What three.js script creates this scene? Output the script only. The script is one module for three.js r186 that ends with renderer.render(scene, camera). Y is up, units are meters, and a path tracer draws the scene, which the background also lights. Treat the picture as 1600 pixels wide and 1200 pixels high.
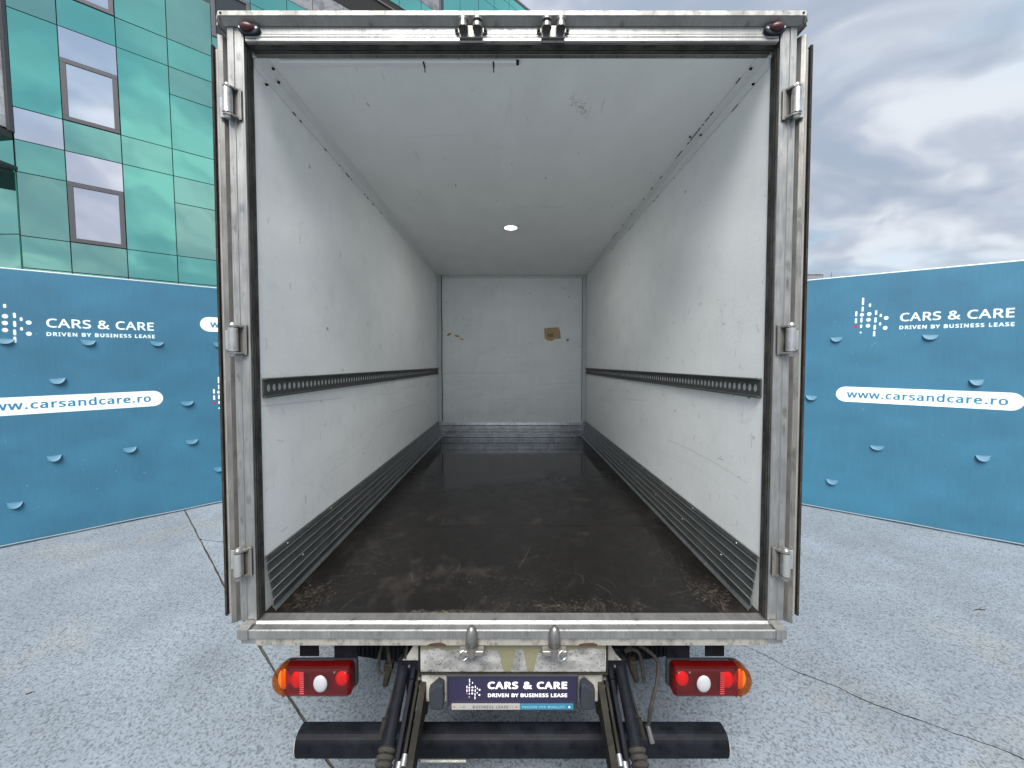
import * as THREE from 'three';
import { RoundedBoxGeometry } from 'three/addons/geometries/RoundedBoxGeometry.js';
import { mergeGeometries, mergeVertices, toCreasedNormals } from 'three/addons/utils/BufferGeometryUtils.js';
import { RectAreaLightUniformsLib } from 'three/addons/lights/RectAreaLightUniformsLib.js';

// ------------------------------------------------------------------ camera, sky, sun, exposure
const scene = new THREE.Scene();
const W = 1024, H = 768, EYE = 2.0;
const camera = new THREE.PerspectiveCamera(90, W / H, 0.05, 600);
camera.position.set(0, EYE, 0);
camera.rotation.set(THREE.MathUtils.degToRad(-3.15), 0, 0);
camera.setViewOffset(W, H, 0, H * 0.01, W, H);          // lens shifted a little

const renderer = new THREE.WebGLRenderer({ antialias: true });
renderer.setSize(W, H);
renderer.toneMapping = THREE.LinearToneMapping;
renderer.toneMappingExposure = 5.2;
renderer.shadowMap.enabled = true;
const SKY_GAIN = 1.08 / 5.2;

// ------------------------------------------------------------------ noise
const hash = (x, y, s) => { let h = Math.imul(x, 374761393) ^ Math.imul(y, 668265263) ^ Math.imul(s, 974634777); h = Math.imul(h ^ (h >>> 13), 1274126177); h ^= h >>> 16; return (h >>> 0) / 4294967296; };
const mod = (a, n) => ((a % n) + n) % n;
function vnoise(x, y, s, px = 0, py = 0) {               // value noise, periodic when px, py are given
  let xi = Math.floor(x), yi = Math.floor(y); const fx = x - xi, fy = y - yi;
  let x1 = xi + 1, y1 = yi + 1;
  if (px) { xi = mod(xi, px); x1 = mod(x1, px); } if (py) { yi = mod(yi, py); y1 = mod(y1, py); }
  const u = fx * fx * (3 - 2 * fx), v = fy * fy * (3 - 2 * fy);
  const a = hash(xi, yi, s), b = hash(x1, yi, s), c = hash(xi, y1, s), d = hash(x1, y1, s);
  return a + (b - a) * u + (c - a) * v + (a - b - c + d) * u * v;
}
function fbm(x, y, s, oct = 4, px = 0, py = 0) {
  let t = 0, a = 0.5, n = 0;
  for (let i = 0; i < oct; i++) { t += a * vnoise(x, y, s + i * 17, px, py); n += a; x *= 2; y *= 2; px *= 2; py *= 2; a *= 0.5; }
  return t / n;
}
const sst = (a, b, x) => { const t = Math.min(1, Math.max(0, (x - a) / (b - a))); return t * t * (3 - 2 * t); };
const lerp = (a, b, t) => a + (b - a) * t;
let seed = 7; const rnd = () => { seed = (seed * 1664525 + 1013904223) >>> 0; return seed / 4294967296; };
const rr = (a, b) => a + (b - a) * rnd();

// ------------------------------------------------------------------ the sky: broken grey-white cloud
{
  const w = 2048, h = 1024, d = new Float32Array(w * h * 4);
  for (let j = 0; j < h; j++) {
    const el = ((j + 0.5) / h - 0.5) * Math.PI, sy = Math.sin(el), cy = Math.cos(el);
    for (let i = 0; i < w; i++) {
      const az = ((i + 0.5) / w - 0.5) * 2 * Math.PI, X = cy * Math.cos(az), Z = cy * Math.sin(az);
      const k = 1 / (Math.max(sy, 0) + 0.34), x = X * k * 2.2 + 11, z = Z * k * 2.2 + 5, y = Math.max(sy, 0) * 1.6;
      const wx = fbm(x * 1.1, z * 1.1 + y, 3, 4) * 1.0, wz = fbm(x * 1.1 + 9, z * 1.1 + y, 5, 4) * 1.0;
      const n = fbm(x * 1.3 + wx * 1.3, z * 1.7 + wz, 21, 6), m = fbm(x * 0.8 + wz + 4, z * 0.9 + 3 + y, 40, 5), f = fbm(x * 4.5 + wx * 4, z * 6 + wz * 3, 60, 5);
      const t = sst(0.28, 0.74, n * 0.66 + m * 0.34 + (f - 0.5) * 0.52), q = sst(0.54, 0.84, n + (f - 0.5) * 0.7 + (m - 0.5) * 0.3), b = sst(0.54, 0.72, m + (f - 0.5) * 0.15);
      let r = lerp(0.38, 0.605, t), g = lerp(0.45, 0.655, t), bl = lerp(0.565, 0.735, t);
      r = lerp(r, r * 0.86, b); g = lerp(g, g * 0.99, b); bl = lerp(bl, bl * 1.05, b);        // thinner cloud, bluer
      r += q * 0.13; g += q * 0.125; bl += q * 0.11;
      const o = (j * w + i) * 4; d[o] = r * SKY_GAIN; d[o + 1] = g * SKY_GAIN; d[o + 2] = bl * SKY_GAIN; d[o + 3] = 1;
    }
  }
  const t = new THREE.DataTexture(d, w, h, THREE.RGBAFormat, THREE.FloatType);
  t.mapping = THREE.EquirectangularReflectionMapping; t.magFilter = THREE.LinearFilter; t.minFilter = THREE.LinearFilter; t.wrapS = THREE.RepeatWrapping; t.needsUpdate = true;
  scene.background = t; scene.environment = t;
}
const sun = new THREE.DirectionalLight(new THREE.Color(1.0, 0.985, 0.96), 1.5);
sun.position.set(-1.0, 16.5, 10.2); sun.target.position.set(0, 1, -2);
sun.castShadow = true; sun.shadow.radius = 72; sun.shadow.mapSize.set(2048, 2048);
Object.assign(sun.shadow.camera, { left: -22, right: 22, top: 22, bottom: -22, near: 0.5, far: 80 });
scene.add(sun, sun.target);

// ------------------------------------------------------------------ helpers: geometry
const V = (x, y, z) => new THREE.Vector3(x, y, z);
const box = (x0, x1, y0, y1, z0, z1, r = 0) => {
  const w = Math.abs(x1 - x0), h = Math.abs(y1 - y0), d = Math.abs(z1 - z0);
  const g = r ? new RoundedBoxGeometry(w, h, d, 2, Math.min(r, w / 2.01, h / 2.01, d / 2.01)) : new THREE.BoxGeometry(w, h, d);
  return g.translate((x0 + x1) / 2, (y0 + y1) / 2, (z0 + z1) / 2);
};
function rod(a, b, r0, r1 = r0, n = 14, open = false) {
  const d = new THREE.Vector3().subVectors(b, a), g = new THREE.CylinderGeometry(r1, r0, d.length(), n, 1, open);
  g.applyQuaternion(new THREE.Quaternion().setFromUnitVectors(V(0, 1, 0), d.normalize()));
  return g.translate((a.x + b.x) / 2, (a.y + b.y) / 2, (a.z + b.z) / 2);
}
const tube = (pts, r, n = 32, m = 8) => new THREE.TubeGeometry(new THREE.CatmullRomCurve3(pts), n, r, m);
function beam(a, b, w, h, r = 0.004) {                   // a square bar from a to b; w across, h in the plane of its fall
  const d = new THREE.Vector3().subVectors(b, a), L = d.length(), g = new RoundedBoxGeometry(w, h, L, 2, r);
  g.lookAt(d); return g.translate((a.x + b.x) / 2, (a.y + b.y) / 2, (a.z + b.z) / 2);
}
function shape(pts) { const s = new THREE.Shape(); pts.forEach(([x, y], i) => (i ? s.lineTo(x, y) : s.moveTo(x, y))); s.closePath(); return s; }
const extrudeZ = (pts, z0, z1, bevel = 0) => {           // outline in x, y
  const g = new THREE.ExtrudeGeometry(shape(pts), { depth: Math.abs(z1 - z0) - 2 * bevel, bevelEnabled: bevel > 0, bevelSize: bevel, bevelThickness: bevel, bevelOffset: -bevel, bevelSegments: 2 });
  return g.translate(0, 0, Math.min(z0, z1) + bevel);
};
const extrudeY = (pts, y0, y1) => { const g = new THREE.ExtrudeGeometry(shape(pts.map(([x, z]) => [x, -z])), { depth: y1 - y0, bevelEnabled: false }); return g.rotateX(-Math.PI / 2).translate(0, y0, 0); };   // outline in x, z
const extrudeX = (pts, x0, x1) => { const g = new THREE.ExtrudeGeometry(shape(pts.map(([z, y]) => [-z, y])), { depth: x1 - x0, bevelEnabled: false }); return g.rotateY(Math.PI / 2).translate(x0, 0, 0); };      // outline in z, y
const mirror = (g) => {                                   // to the other side of x = 0
  g = g.clone().scale(-1, 1, 1);
  if (g.index) { const a = g.index.array; for (let i = 0; i < a.length; i += 3) { const t = a[i]; a[i] = a[i + 2]; a[i + 2] = t; } g.index.needsUpdate = true; }
  else for (const k of Object.keys(g.attributes)) { const at = g.attributes[k], n = at.itemSize, a = at.array; for (let i = 0; i < at.count; i += 3) for (let c = 0; c < n; c++) { const p = i * n + c, q = (i + 2) * n + c, t = a[p]; a[p] = a[q]; a[q] = t; } }
  return g;
};
function metreUV(g) {                                     // box-projected uv in metres
  g = g.index ? g.toNonIndexed() : g.clone();
  const p = g.attributes.position, n = g.attributes.normal, uv = new Float32Array(p.count * 2);
  for (let i = 0; i < p.count; i += 3) {
    const nx = Math.abs(n.getX(i) + n.getX(i + 1) + n.getX(i + 2)), ny = Math.abs(n.getY(i) + n.getY(i + 1) + n.getY(i + 2)), nz = Math.abs(n.getZ(i) + n.getZ(i + 1) + n.getZ(i + 2));
    for (let k = i; k < i + 3; k++) {
      const x = p.getX(k), y = p.getY(k), z = p.getZ(k);
      if (nx >= ny && nx >= nz) { uv[2 * k] = z; uv[2 * k + 1] = y; } else if (ny >= nz) { uv[2 * k] = x; uv[2 * k + 1] = z; } else { uv[2 * k] = x; uv[2 * k + 1] = y; }
    }
  }
  g.setAttribute('uv', new THREE.BufferAttribute(uv, 2));
  for (const k of Object.keys(g.attributes)) if (!['position', 'normal', 'uv'].includes(k)) g.deleteAttribute(k);
  return g;
}
const used = new Map();
const numbered = (n) => { const k = used.get(n) ?? 0; used.set(n, k + 1); return k ? n + '_' + String(k).padStart(3, '0') : n; };
function mesh(name, geos, material, parent, keepUV = false) {
  geos = Array.isArray(geos) ? geos : [geos];
  if (!keepUV) geos = geos.map(metreUV);
  const g = geos.length > 1 ? mergeGeometries(geos) : geos[0];
  const m = new THREE.Mesh(g, material);
  m.name = numbered(name); m.castShadow = m.receiveShadow = true;
  (parent || scene).add(m);
  return m;
}
function again(m, parent, x = 0, y = 0, z = 0) { const c = m.clone(); c.traverse((o) => { o.name = numbered(o.name.replace(/_\d{3}$/, '')); }); c.position.add(V(x, y, z)); (parent || m.parent).add(c); return c; }
function thing(name, label, category, x, y, z, group) {
  const o = new THREE.Group(); o.name = numbered(name); o.position.set(x, y, z); o.userData = { label, category }; if (group) o.userData.group = group; scene.add(o); return o;
}
const sub = (name, parent) => { const o = new THREE.Group(); o.name = numbered(name); parent.add(o); return o; };

// ------------------------------------------------------------------ helpers: textures
function canvasTex(w, h, draw, srgb = true) {
  const c = document.createElement('canvas'); c.width = w; c.height = h; const x = c.getContext('2d'); draw(x, w, h);
  const t = new THREE.CanvasTexture(c); if (srgb) t.colorSpace = THREE.SRGBColorSpace; t.wrapS = t.wrapT = THREE.RepeatWrapping; return t;
}
function dataTex(w, h, fn, srgb = true) {                 // fn(i, j) -> [r, g, b] 0..255 as stored
  const d = new Uint8Array(w * h * 4);
  for (let j = 0, o = 0; j < h; j++) for (let i = 0; i < w; i++, o += 4) { const c = fn(i, j); d[o] = c[0]; d[o + 1] = c[1]; d[o + 2] = c[2]; d[o + 3] = 255; }
  const t = new THREE.DataTexture(d, w, h); if (srgb) t.colorSpace = THREE.SRGBColorSpace; t.wrapS = t.wrapT = THREE.RepeatWrapping; t.magFilter = THREE.LinearFilter; t.minFilter = THREE.LinearMipmapLinearFilter; t.generateMipmaps = true; t.needsUpdate = true; return t;
}
const sized = (t, w, h, ox = 0, oy = 0) => { const c = t.clone(); c.repeat.set(1 / w, 1 / h); c.offset.set(ox / w, oy / h); c.needsUpdate = true; return c; };
const dull = (o) => new THREE.MeshPhysicalMaterial({ specularIntensity: 0.22, ...o });
const std = (o) => new THREE.MeshStandardMaterial(o);
const rgb = (r, g, b) => new THREE.Color().setRGB(r, g, b);
const grey = (v) => [v, v, v];

// brushed, knocked aluminium: streaks along v, blotches and small dents
const alloyTex = dataTex(512, 512, (i, j) => {
  const s = vnoise(i * 0.5, j * 0.02, 71, 256, 0) * 0.5 + fbm(i / 64, j / 64, 73, 5, 8, 8), b = fbm(i / 21.33, j / 64, 75, 4, 24, 8);
  const v = 214 + (s - 0.75) * 46 - sst(0.66, 0.84, b) * 34 - (hash(i, j, 5) > 0.9985 ? 40 : 0);
  return [v, v * 0.995, v * 0.985];
});
const alloyRough = dataTex(256, 256, (i, j) => { const b = fbm(i / 16, j / 32, 81, 4, 16, 8), s = vnoise(i * 0.5, j * 0.03, 83, 128, 0); return grey(255 * Math.min(1, 0.30 + b * 0.20 + s * 0.14)); }, false);
const dirtTex = dataTex(512, 512, (i, j) => { const b = fbm(i / 64, j / 64, 91, 6, 8, 8), c = fbm(i / 16, j / 16, 95, 3, 32, 32); const v = 205 + 50 * sst(0.3, 0.62, b) - 40 * sst(0.62, 0.8, c); return [v, v * 0.985, v * 0.95]; });
const M = {
  alloy: std({ color: rgb(0.48, 0.48, 0.475), metalness: 0.85, roughness: 0.95, map: sized(alloyTex, 0.6, 0.6), roughnessMap: sized(alloyRough, 0.5, 0.5) }),
  alloyDark: std({ color: rgb(0.30, 0.29, 0.275), metalness: 0.6, roughness: 0.9, map: sized(alloyTex, 0.5, 0.5), roughnessMap: sized(alloyRough, 0.5, 0.5) }),
  alloyGrey: std({ color: rgb(0.46, 0.45, 0.43), metalness: 0.5, roughness: 0.5, map: sized(alloyTex, 0.5, 0.5) }),
  keeper: std({ color: rgb(0.34, 0.335, 0.325), metalness: 0.85, roughness: 0.38, map: sized(alloyTex, 0.25, 0.25) }),
  kick: std({ color: rgb(0.21, 0.225, 0.225), metalness: 0.6, roughness: 0.75, map: sized(alloyTex, 0.7, 0.7), roughnessMap: sized(alloyRough, 0.6, 0.6) }),
  steel: std({ color: rgb(0.86, 0.85, 0.83), metalness: 0.9, roughness: 0.30, map: sized(alloyTex, 0.25, 0.25) }),
  rail: std({ color: rgb(0.115, 0.12, 0.118), metalness: 0.4, roughness: 0.6, map: sized(alloyTex, 0.4, 0.4) }),
  galv: std({ color: rgb(0.62, 0.62, 0.61), metalness: 0.6, roughness: 0.5 }),
  seal: dull({ color: rgb(0.075, 0.074, 0.072), roughness: 0.6, map: sized(dirtTex, 0.5, 0.5) }),
  rubber: dull({ color: rgb(0.040, 0.038, 0.036), roughness: 0.75, map: sized(dirtTex, 0.5, 0.5) }),
  black: dull({ color: rgb(0.008, 0.0095, 0.014), roughness: 0.55, map: sized(dirtTex, 0.6, 0.6) }),
  grime: dull({ color: rgb(0.024, 0.022, 0.019), roughness: 0.7, map: sized(dirtTex, 0.3, 0.3) }),
  plastic: dull({ color: rgb(0.028, 0.031, 0.038), roughness: 0.45 }),
  grp: std({ color: rgb(0.80, 0.81, 0.80), roughness: 0.42 }),
  bolt: std({ color: rgb(0.45, 0.45, 0.44), metalness: 0.9, roughness: 0.4 }),
  hole: std({ color: rgb(0.01, 0.01, 0.01), roughness: 0.9 }),
};

// ------------------------------------------------------------------ the ground: three coated concrete slabs on one sheet, cracked between them
const groundTex = dataTex(2048, 2048, (i, j) => {         // 6.4 m to a side
  const n = fbm(i / 2.56, j / 2.56, 11, 2, 800, 800), l = fbm(i / 128, j / 128, 15, 5, 16, 16), w = fbm(i / 204.8 + 2, j / 204.8, 19, 4, 10, 10);
  const dark = sst(0.57, 0.72, n), pale = sst(0.34, 0.22, n);
  let v = 194 * (0.90 + 0.20 * l) * (1 - 0.24 * dark) * (1 + 0.05 * pale);
  const tan = sst(0.60, 0.74, w) * 0.3, p = hash(i, j, 23) > 0.99985 ? 0.35 : 1;
  return [v * 0.935 * (1 + tan * 0.10) * p, v * 0.99 * (1 + 0.01 * tan) * p, Math.min(255, v * 1.04 * (1 - tan * 0.10) * p)];
});
const groundBump = dataTex(1024, 1024, (i, j) => grey(255 * fbm(i / 5.12, j / 5.12, 31, 3, 200, 200)), false);   // 3.2 m
const slabMat = std({ color: rgb(0.352, 0.356, 0.362), roughness: 0.82, map: sized(groundTex, 6.4, 6.4), bumpMap: sized(groundBump, 3.2, 3.2), bumpScale: 0.0045 });
const ground = mesh('ground', new THREE.CircleGeometry(400, 96).rotateX(-Math.PI / 2).translate(0, -0.012, 0), std({ color: rgb(0.06, 0.056, 0.05), roughness: 0.95, map: sized(dirtTex, 1.3, 1.3) }));
ground.userData.kind = 'structure';
{
  const jag = (pts, amp, step, sd) => {                   // a wandering crack through the given points
    const out = [];
    for (let k = 0; k + 1 < pts.length; k++) {
      const [ax, az] = pts[k], [bx, bz] = pts[k + 1], L = Math.hypot(bx - ax, bz - az), n = Math.max(1, Math.round(L / step));
      for (let i = 0; i < n; i++) { const t = i / n, e = Math.abs(ax) > 30 ? 0 : amp, o = (fbm((k * 97 + i) * 0.45, 1.5, sd, 3) - 0.5) * 2 * e; out.push([lerp(ax, bx, t) - (bz - az) / L * o, lerp(az, bz, t) + (bx - ax) / L * o]); }
    }
    out.push(pts[pts.length - 1]); return out;
  };
  const left = [[-60, -56], [-4.169, -4.802], [-2.604, -3.329], [-2.319, -3.057], [-1.746, -2.547], [-1.40, -2.227], [-1.079, -1.947], [-0.87, -1.756], [0.9, -0.15], [3.2, 2.0], [60, 56]];
  const right = [[1.607, -2.535], [1.753, -2.397], [2.003, -2.161], [2.264, -1.983], [2.543, -1.80], [3.4, -1.2]];
  const cL = jag(left, 0.005, 0.05, 5), far = 300;
  // right crack: from a point on the left joint, under the truck, out to the right
  const tail = [[-3.4, -4.08], [-1.6, -3.65], [0.2, -3.2], [1.2, -2.78], ...right, [6, 0.9], [60, 46]];
  const cR = jag(tail, 0.03, 0.05, 9);
  const off = (line, d) => line.map(([x, z], i) => { const a = line[Math.max(0, i - 1)], b = line[Math.min(line.length - 1, i + 1)], L = Math.hypot(b[0] - a[0], b[1] - a[1]), w = d * (0.35 + 1.2 * fbm(i * 0.37, d * 50, 77, 3)); return [x - (b[1] - a[1]) / L * w, z + (b[0] - a[0]) / L * w]; });
  const g = (pts) => { const s = new THREE.ShapeGeometry(shape(pts.map(([x, z]) => [x, -z]))); s.rotateX(-Math.PI / 2); return s; };
  // z+ side of the left joint
  const meet = cL.findIndex(([x, z]) => x > -3.4);
  const slabA = [...off(cL, 0.0072), [60, far], [-far, far], [-far, -56]];
  const slabB = [...off(cL, -0.0072).slice(meet), ...off(cR, 0.0035).reverse().slice(0, -1)];
  const slabC = [...off(cL, -0.0072).slice(0, meet), ...off(cR, -0.0035), [far, 46], [far, -far], [-60, -far]];
  for (const [n, s] of [['slab', slabA], ['slab', slabB], ['slab', slabC]]) {
    const m = mesh(n, g(s), slabMat, ground); m.userData.kind = 'structure';
  }
}

// ------------------------------------------------------------------ print: the mark of dots and dashes, wide lettering
const MARK = [[295, 220, 243], [295, 252, 275], [295, 290, -9.5, 1], [323, 160, 192], [323, 200, 222], [321, 237, -10], [320, 250, 272], [320, 282, 297], [319, 318, -5], [355, 188, 203], [354, 235, -11], [352, 261, -11], [351, 288, -11], [384, 220, 240], [383, 252, 275], [381, 285, 307], [380, 313, 337], [405, 237, 251], [404, 275, 288], [429, 256, -11], [427, 300, -11]];
function mark(c, x, y, w, h, white, red) {                // in canvas pixels, top left corner and size
  const kx = w / 157, ky = h / 178;
  for (const [mx, a, b, r] of MARK) {
    c.fillStyle = r ? red : white; c.beginPath();
    if (b < 0) c.ellipse(x + (mx - 283) * kx, y + (a - 160) * ky, -b * kx * 0.9, -b * ky * 0.74, 0, 0, 7); else c.roundRect(x + (mx - 283 - 4.6) * kx, y + (a - 160) * ky, 9.2 * kx, (b - a) * ky, 3.6 * kx);
    c.fill();
  }
}
function words(c, text, x, base, w, cap, colour, stretch = 1.0, weight = 0.035) {   // regular letters, a little emboldened, spaced out to the width w
  const px = cap / 0.714; c.font = px + 'px sans-serif'; c.fillStyle = c.strokeStyle = colour; c.lineWidth = px * weight * 2; c.lineJoin = 'round'; c.textBaseline = 'alphabetic'; c.textAlign = 'left';
  const ws = [...text].map((ch) => c.measureText(ch).width * stretch), tot = ws.reduce((a, b) => a + b, 0), gap = (w - tot) / (text.length - 1);
  [...text].forEach((ch, i) => { c.save(); c.translate(x, base); c.scale(stretch, 1); c.fillText(ch, 0, 0); c.strokeText(ch, 0, 0); c.restore(); x += ws[i] + gap; });
}
const CLOTH = '#2e647d';
function hoarding(name, label, length, height, prints, x0, flaps, pos, turn, blue) {
  const PX = 2048 / length, hp = Math.round(height * PX);
  const tex = canvasTex(2048, hp, (c, w, h) => {
    c.fillStyle = blue; c.fillRect(0, 0, w, h);
    const im = c.getImageData(0, 0, w, h), d = im.data;   // weave and weathering of the cloth
    for (let j = 0; j < h; j++) for (let i = 0; i < w; i++) {
      const k = 1 + (fbm(i / 90, j / 60, 301, 5) - 0.5) * 0.16 + (hash(i, j, 7) - 0.5) * 0.05 + (vnoise(i * 0.9, j * 0.03, 311) - 0.5) * 0.05, o = (j * w + i) * 4;
      d[o] = Math.min(255, d[o] * k); d[o + 1] = Math.min(255, d[o + 1] * k); d[o + 2] = Math.min(255, d[o + 2] * k);
    }
    c.putImageData(im, 0, 0);
    const X = (x) => (x - x0) * PX, Y = (y) => h - y * PX;
    for (const [kind, x, y] of prints) {
      if (kind === 'name') {                              // x left edge of the mark, y baseline of the big line
        mark(c, X(x), Y(y + 0.30), 0.315 * PX, 0.475 * PX, '#f2f5f6', '#a8203f');
        words(c, 'CARS & CARE', X(x + 0.405), Y(y), 0.86 * PX, 0.090 * PX, '#f2f5f6', 1.12, 0.008);
        words(c, 'DRIVEN BY BUSINESS LEASE', X(x + 0.405), Y(y - 0.092), 0.86 * PX, 0.038 * PX, '#f2f5f6', 1.1, 0.012);
      } else {                                            // x left end of the pill, y its middle
        c.fillStyle = '#eef2f4'; c.beginPath(); c.roundRect(X(x), Y(y + 0.094), 1.50 * PX, 0.188 * PX, 0.094 * PX); c.fill();
        words(c, 'www.carsandcare.ro', X(x + 0.105), Y(y - 0.036), 1.29 * PX, 0.083 * PX, '#2b6c8c', 1.10, 0.024);
      }
    }
    c.strokeStyle = 'rgba(225,235,240,0.55)'; c.fillStyle = 'rgba(225,235,240,0.6)';
    for (let k = 0; k < 60; k++) { c.beginPath(); c.arc(rr(0, w), rr(h * 0.15, h), rr(0.4, 1.1), 0, 7); c.fill(); }
    for (let k = 0; k < 9; k++) { const x = rr(0, w), y = rr(h * 0.2, h * 0.9); c.lineWidth = 0.8; c.beginPath(); c.moveTo(x, y); c.lineTo(x + rr(-6, 6), y + rr(-5, 5)); c.stroke(); }
  });
  tex.wrapS = tex.wrapT = THREE.ClampToEdgeWrapping;
  const o = thing(name, label, 'hoarding', ...pos); o.rotation.y = turn;
  const nx = 160, ny = 40, g = new THREE.PlaneGeometry(length, height, nx, ny), p = g.attributes.position;
  for (let i = 0; i < p.count; i++) { const x = p.getX(i), y = p.getY(i); p.setZ(i, (fbm(x * 1.3 + 50, y * 1.1 + 50, 401, 3) - 0.5) * 0.022); }   // slack in the cloth
  g.computeVertexNormals(); g.translate(x0 + length / 2, height / 2, 0.012);
  mesh('banner', g, std({ map: tex, roughness: 0.62 }), o, true);
  mesh('backing_board', box(x0, x0 + length, 0.01, height - 0.004, -0.03, -0.012), std({ color: rgb(0.28, 0.30, 0.31), roughness: 0.8 }), o);
  mesh('top_rail', box(x0, x0 + length, height - 0.006, height + 0.012, -0.034, 0.006, 0.004), M.galv, o);
  mesh('hem_cable', tube(Array.from({ length: 40 }, (_, i) => V(x0 + length * i / 39, 0.018 + 0.006 * vnoise(i, 0, 3), 0.032)), 0.008, 160, 6), std({ color: rgb(0.16, 0.19, 0.21), roughness: 0.6 }), o);
  for (let k = 0; k < length / 2.2; k++) mesh('post', box(x0 + 0.4 + k * 2.2, x0 + 0.46 + k * 2.2, 0.0, height, -0.095, -0.032, 0.004), M.galv, o);
  // half-moon wind flaps: pouches that hang open at the top
  const prof = [];
  const fm = std({ color: new THREE.Color(blue), roughness: 0.55 });
  const pouch = (w, h, dep) => {
    const gg = new THREE.BufferGeometry(), pos = [], idx = [], A = 16, B = 6;      // hangs from its straight upper edge and stands out at its round lower rim
    for (let b = 0; b <= B; b++) for (let a = 0; a <= A; a++) { const u = Math.cos(Math.PI * a / A), q = Math.sin(Math.PI * a / A), v = b / B; pos.push(w * u, -h * q * v, dep * Math.pow(v, 1.25) * Math.pow(q, 0.6) - 0.001); }
    for (let b = 0; b < B; b++) for (let a = 0; a < A; a++) { const i = b * (A + 1) + a, j = i + A + 1; idx.push(i, j, i + 1, i + 1, j, j + 1); }
    gg.setAttribute('position', new THREE.Float32BufferAttribute(pos, 3)); gg.setIndex(idx); gg.computeVertexNormals();
    gg.setAttribute('uv', new THREE.Float32BufferAttribute(new Float32Array(pos.length / 3 * 2), 2));
    return gg;
  };
  const kinds = [pouch(0.060, 0.058, 0.027), pouch(0.064, 0.054, 0.024), pouch(0.055, 0.060, 0.030)];
  flaps.forEach(([x, y], i) => { const m = mesh('wind_flap', kinds[i % 3], fm, o, true); m.position.set(x, y + 0.026, 0.016); m.rotation.z = rr(-0.1, 0.1); });
  return o;
}
{
  const grid = (off, rowY) => { const out = []; rowY.forEach(([y, x]) => { for (let k = -9; k < 10; k++) { const f = x + k * 0.578; if (f > off[0] && f < off[1]) out.push([f, y]); } }); return out; };
  const L = 8.6, xl = -3.8;
  hoarding('hoarding', 'blue printed banner fence on the left, below the green glass building', L, 2.885,
    [['name', 0.00, 2.30], ['pill', 1.70, 2.405], ['pill', -1.80, 2.405], ['name', -3.5, 2.30], ['pill', -0.19, 1.468], ['name', 1.79, 1.41], ['pill', 3.31, 1.468], ['name', -1.71, 1.41], ['name', 3.5, 2.30], ['pill', -3.69, 1.468]],
    xl, [[0.708, 2.145], [1.278, 2.142], [1.875, 2.145], [0.463, 1.72], [1.534, 1.383], [0.405, 0.877], [0.993, 0.872], [1.561, 0.879], [0.118, 0.43], [1.832, 0.469], [0.129, 2.145], ...grid([2.1, 4.6], [[2.145, 0.708], [1.72, 0.463], [0.875, 0.405]]), ...grid([-3.6, -0.2], [[2.145, 0.708], [1.72, 0.463], [0.875, 0.405], [0.43, 0.118]])],
    [-5.323, 0, -3.888], Math.atan2(0.67199543, 0.74055529), CLOTH);
  // right: x counts to the right as seen from the front
  hoarding('hoarding', 'blue printed banner fence on the right, under open cloudy sky', L, 2.968,
    [['name', -1.435, 2.40], ['pill', -0.03 + 0.33, 2.48], ['pill', -3.45, 2.48], ['name', 2.1, 2.40], ['pill', -1.567, 1.513], ['name', 0.42, 1.45], ['pill', 1.95, 1.513], ['name', -3.2, 1.45]],
    -4.8, [[-1.586, 2.202], [-0.771, 2.204], [-0.405, 1.708], [-1.81, 1.447], [-1.163, 0.879], [-0.324, 0.888], [-1.565, 0.378], ...grid([0.1, 3.6], [[2.2, -0.771], [1.71, -0.405], [0.88, -0.324]]), ...grid([-4.6, -2.2], [[2.2, -0.771], [1.71, -0.405], [0.88, -0.324]])],
    [5.377, 0, -3.929], -Math.atan2(0.59804368, 0.80146351), CLOTH);
}

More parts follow.
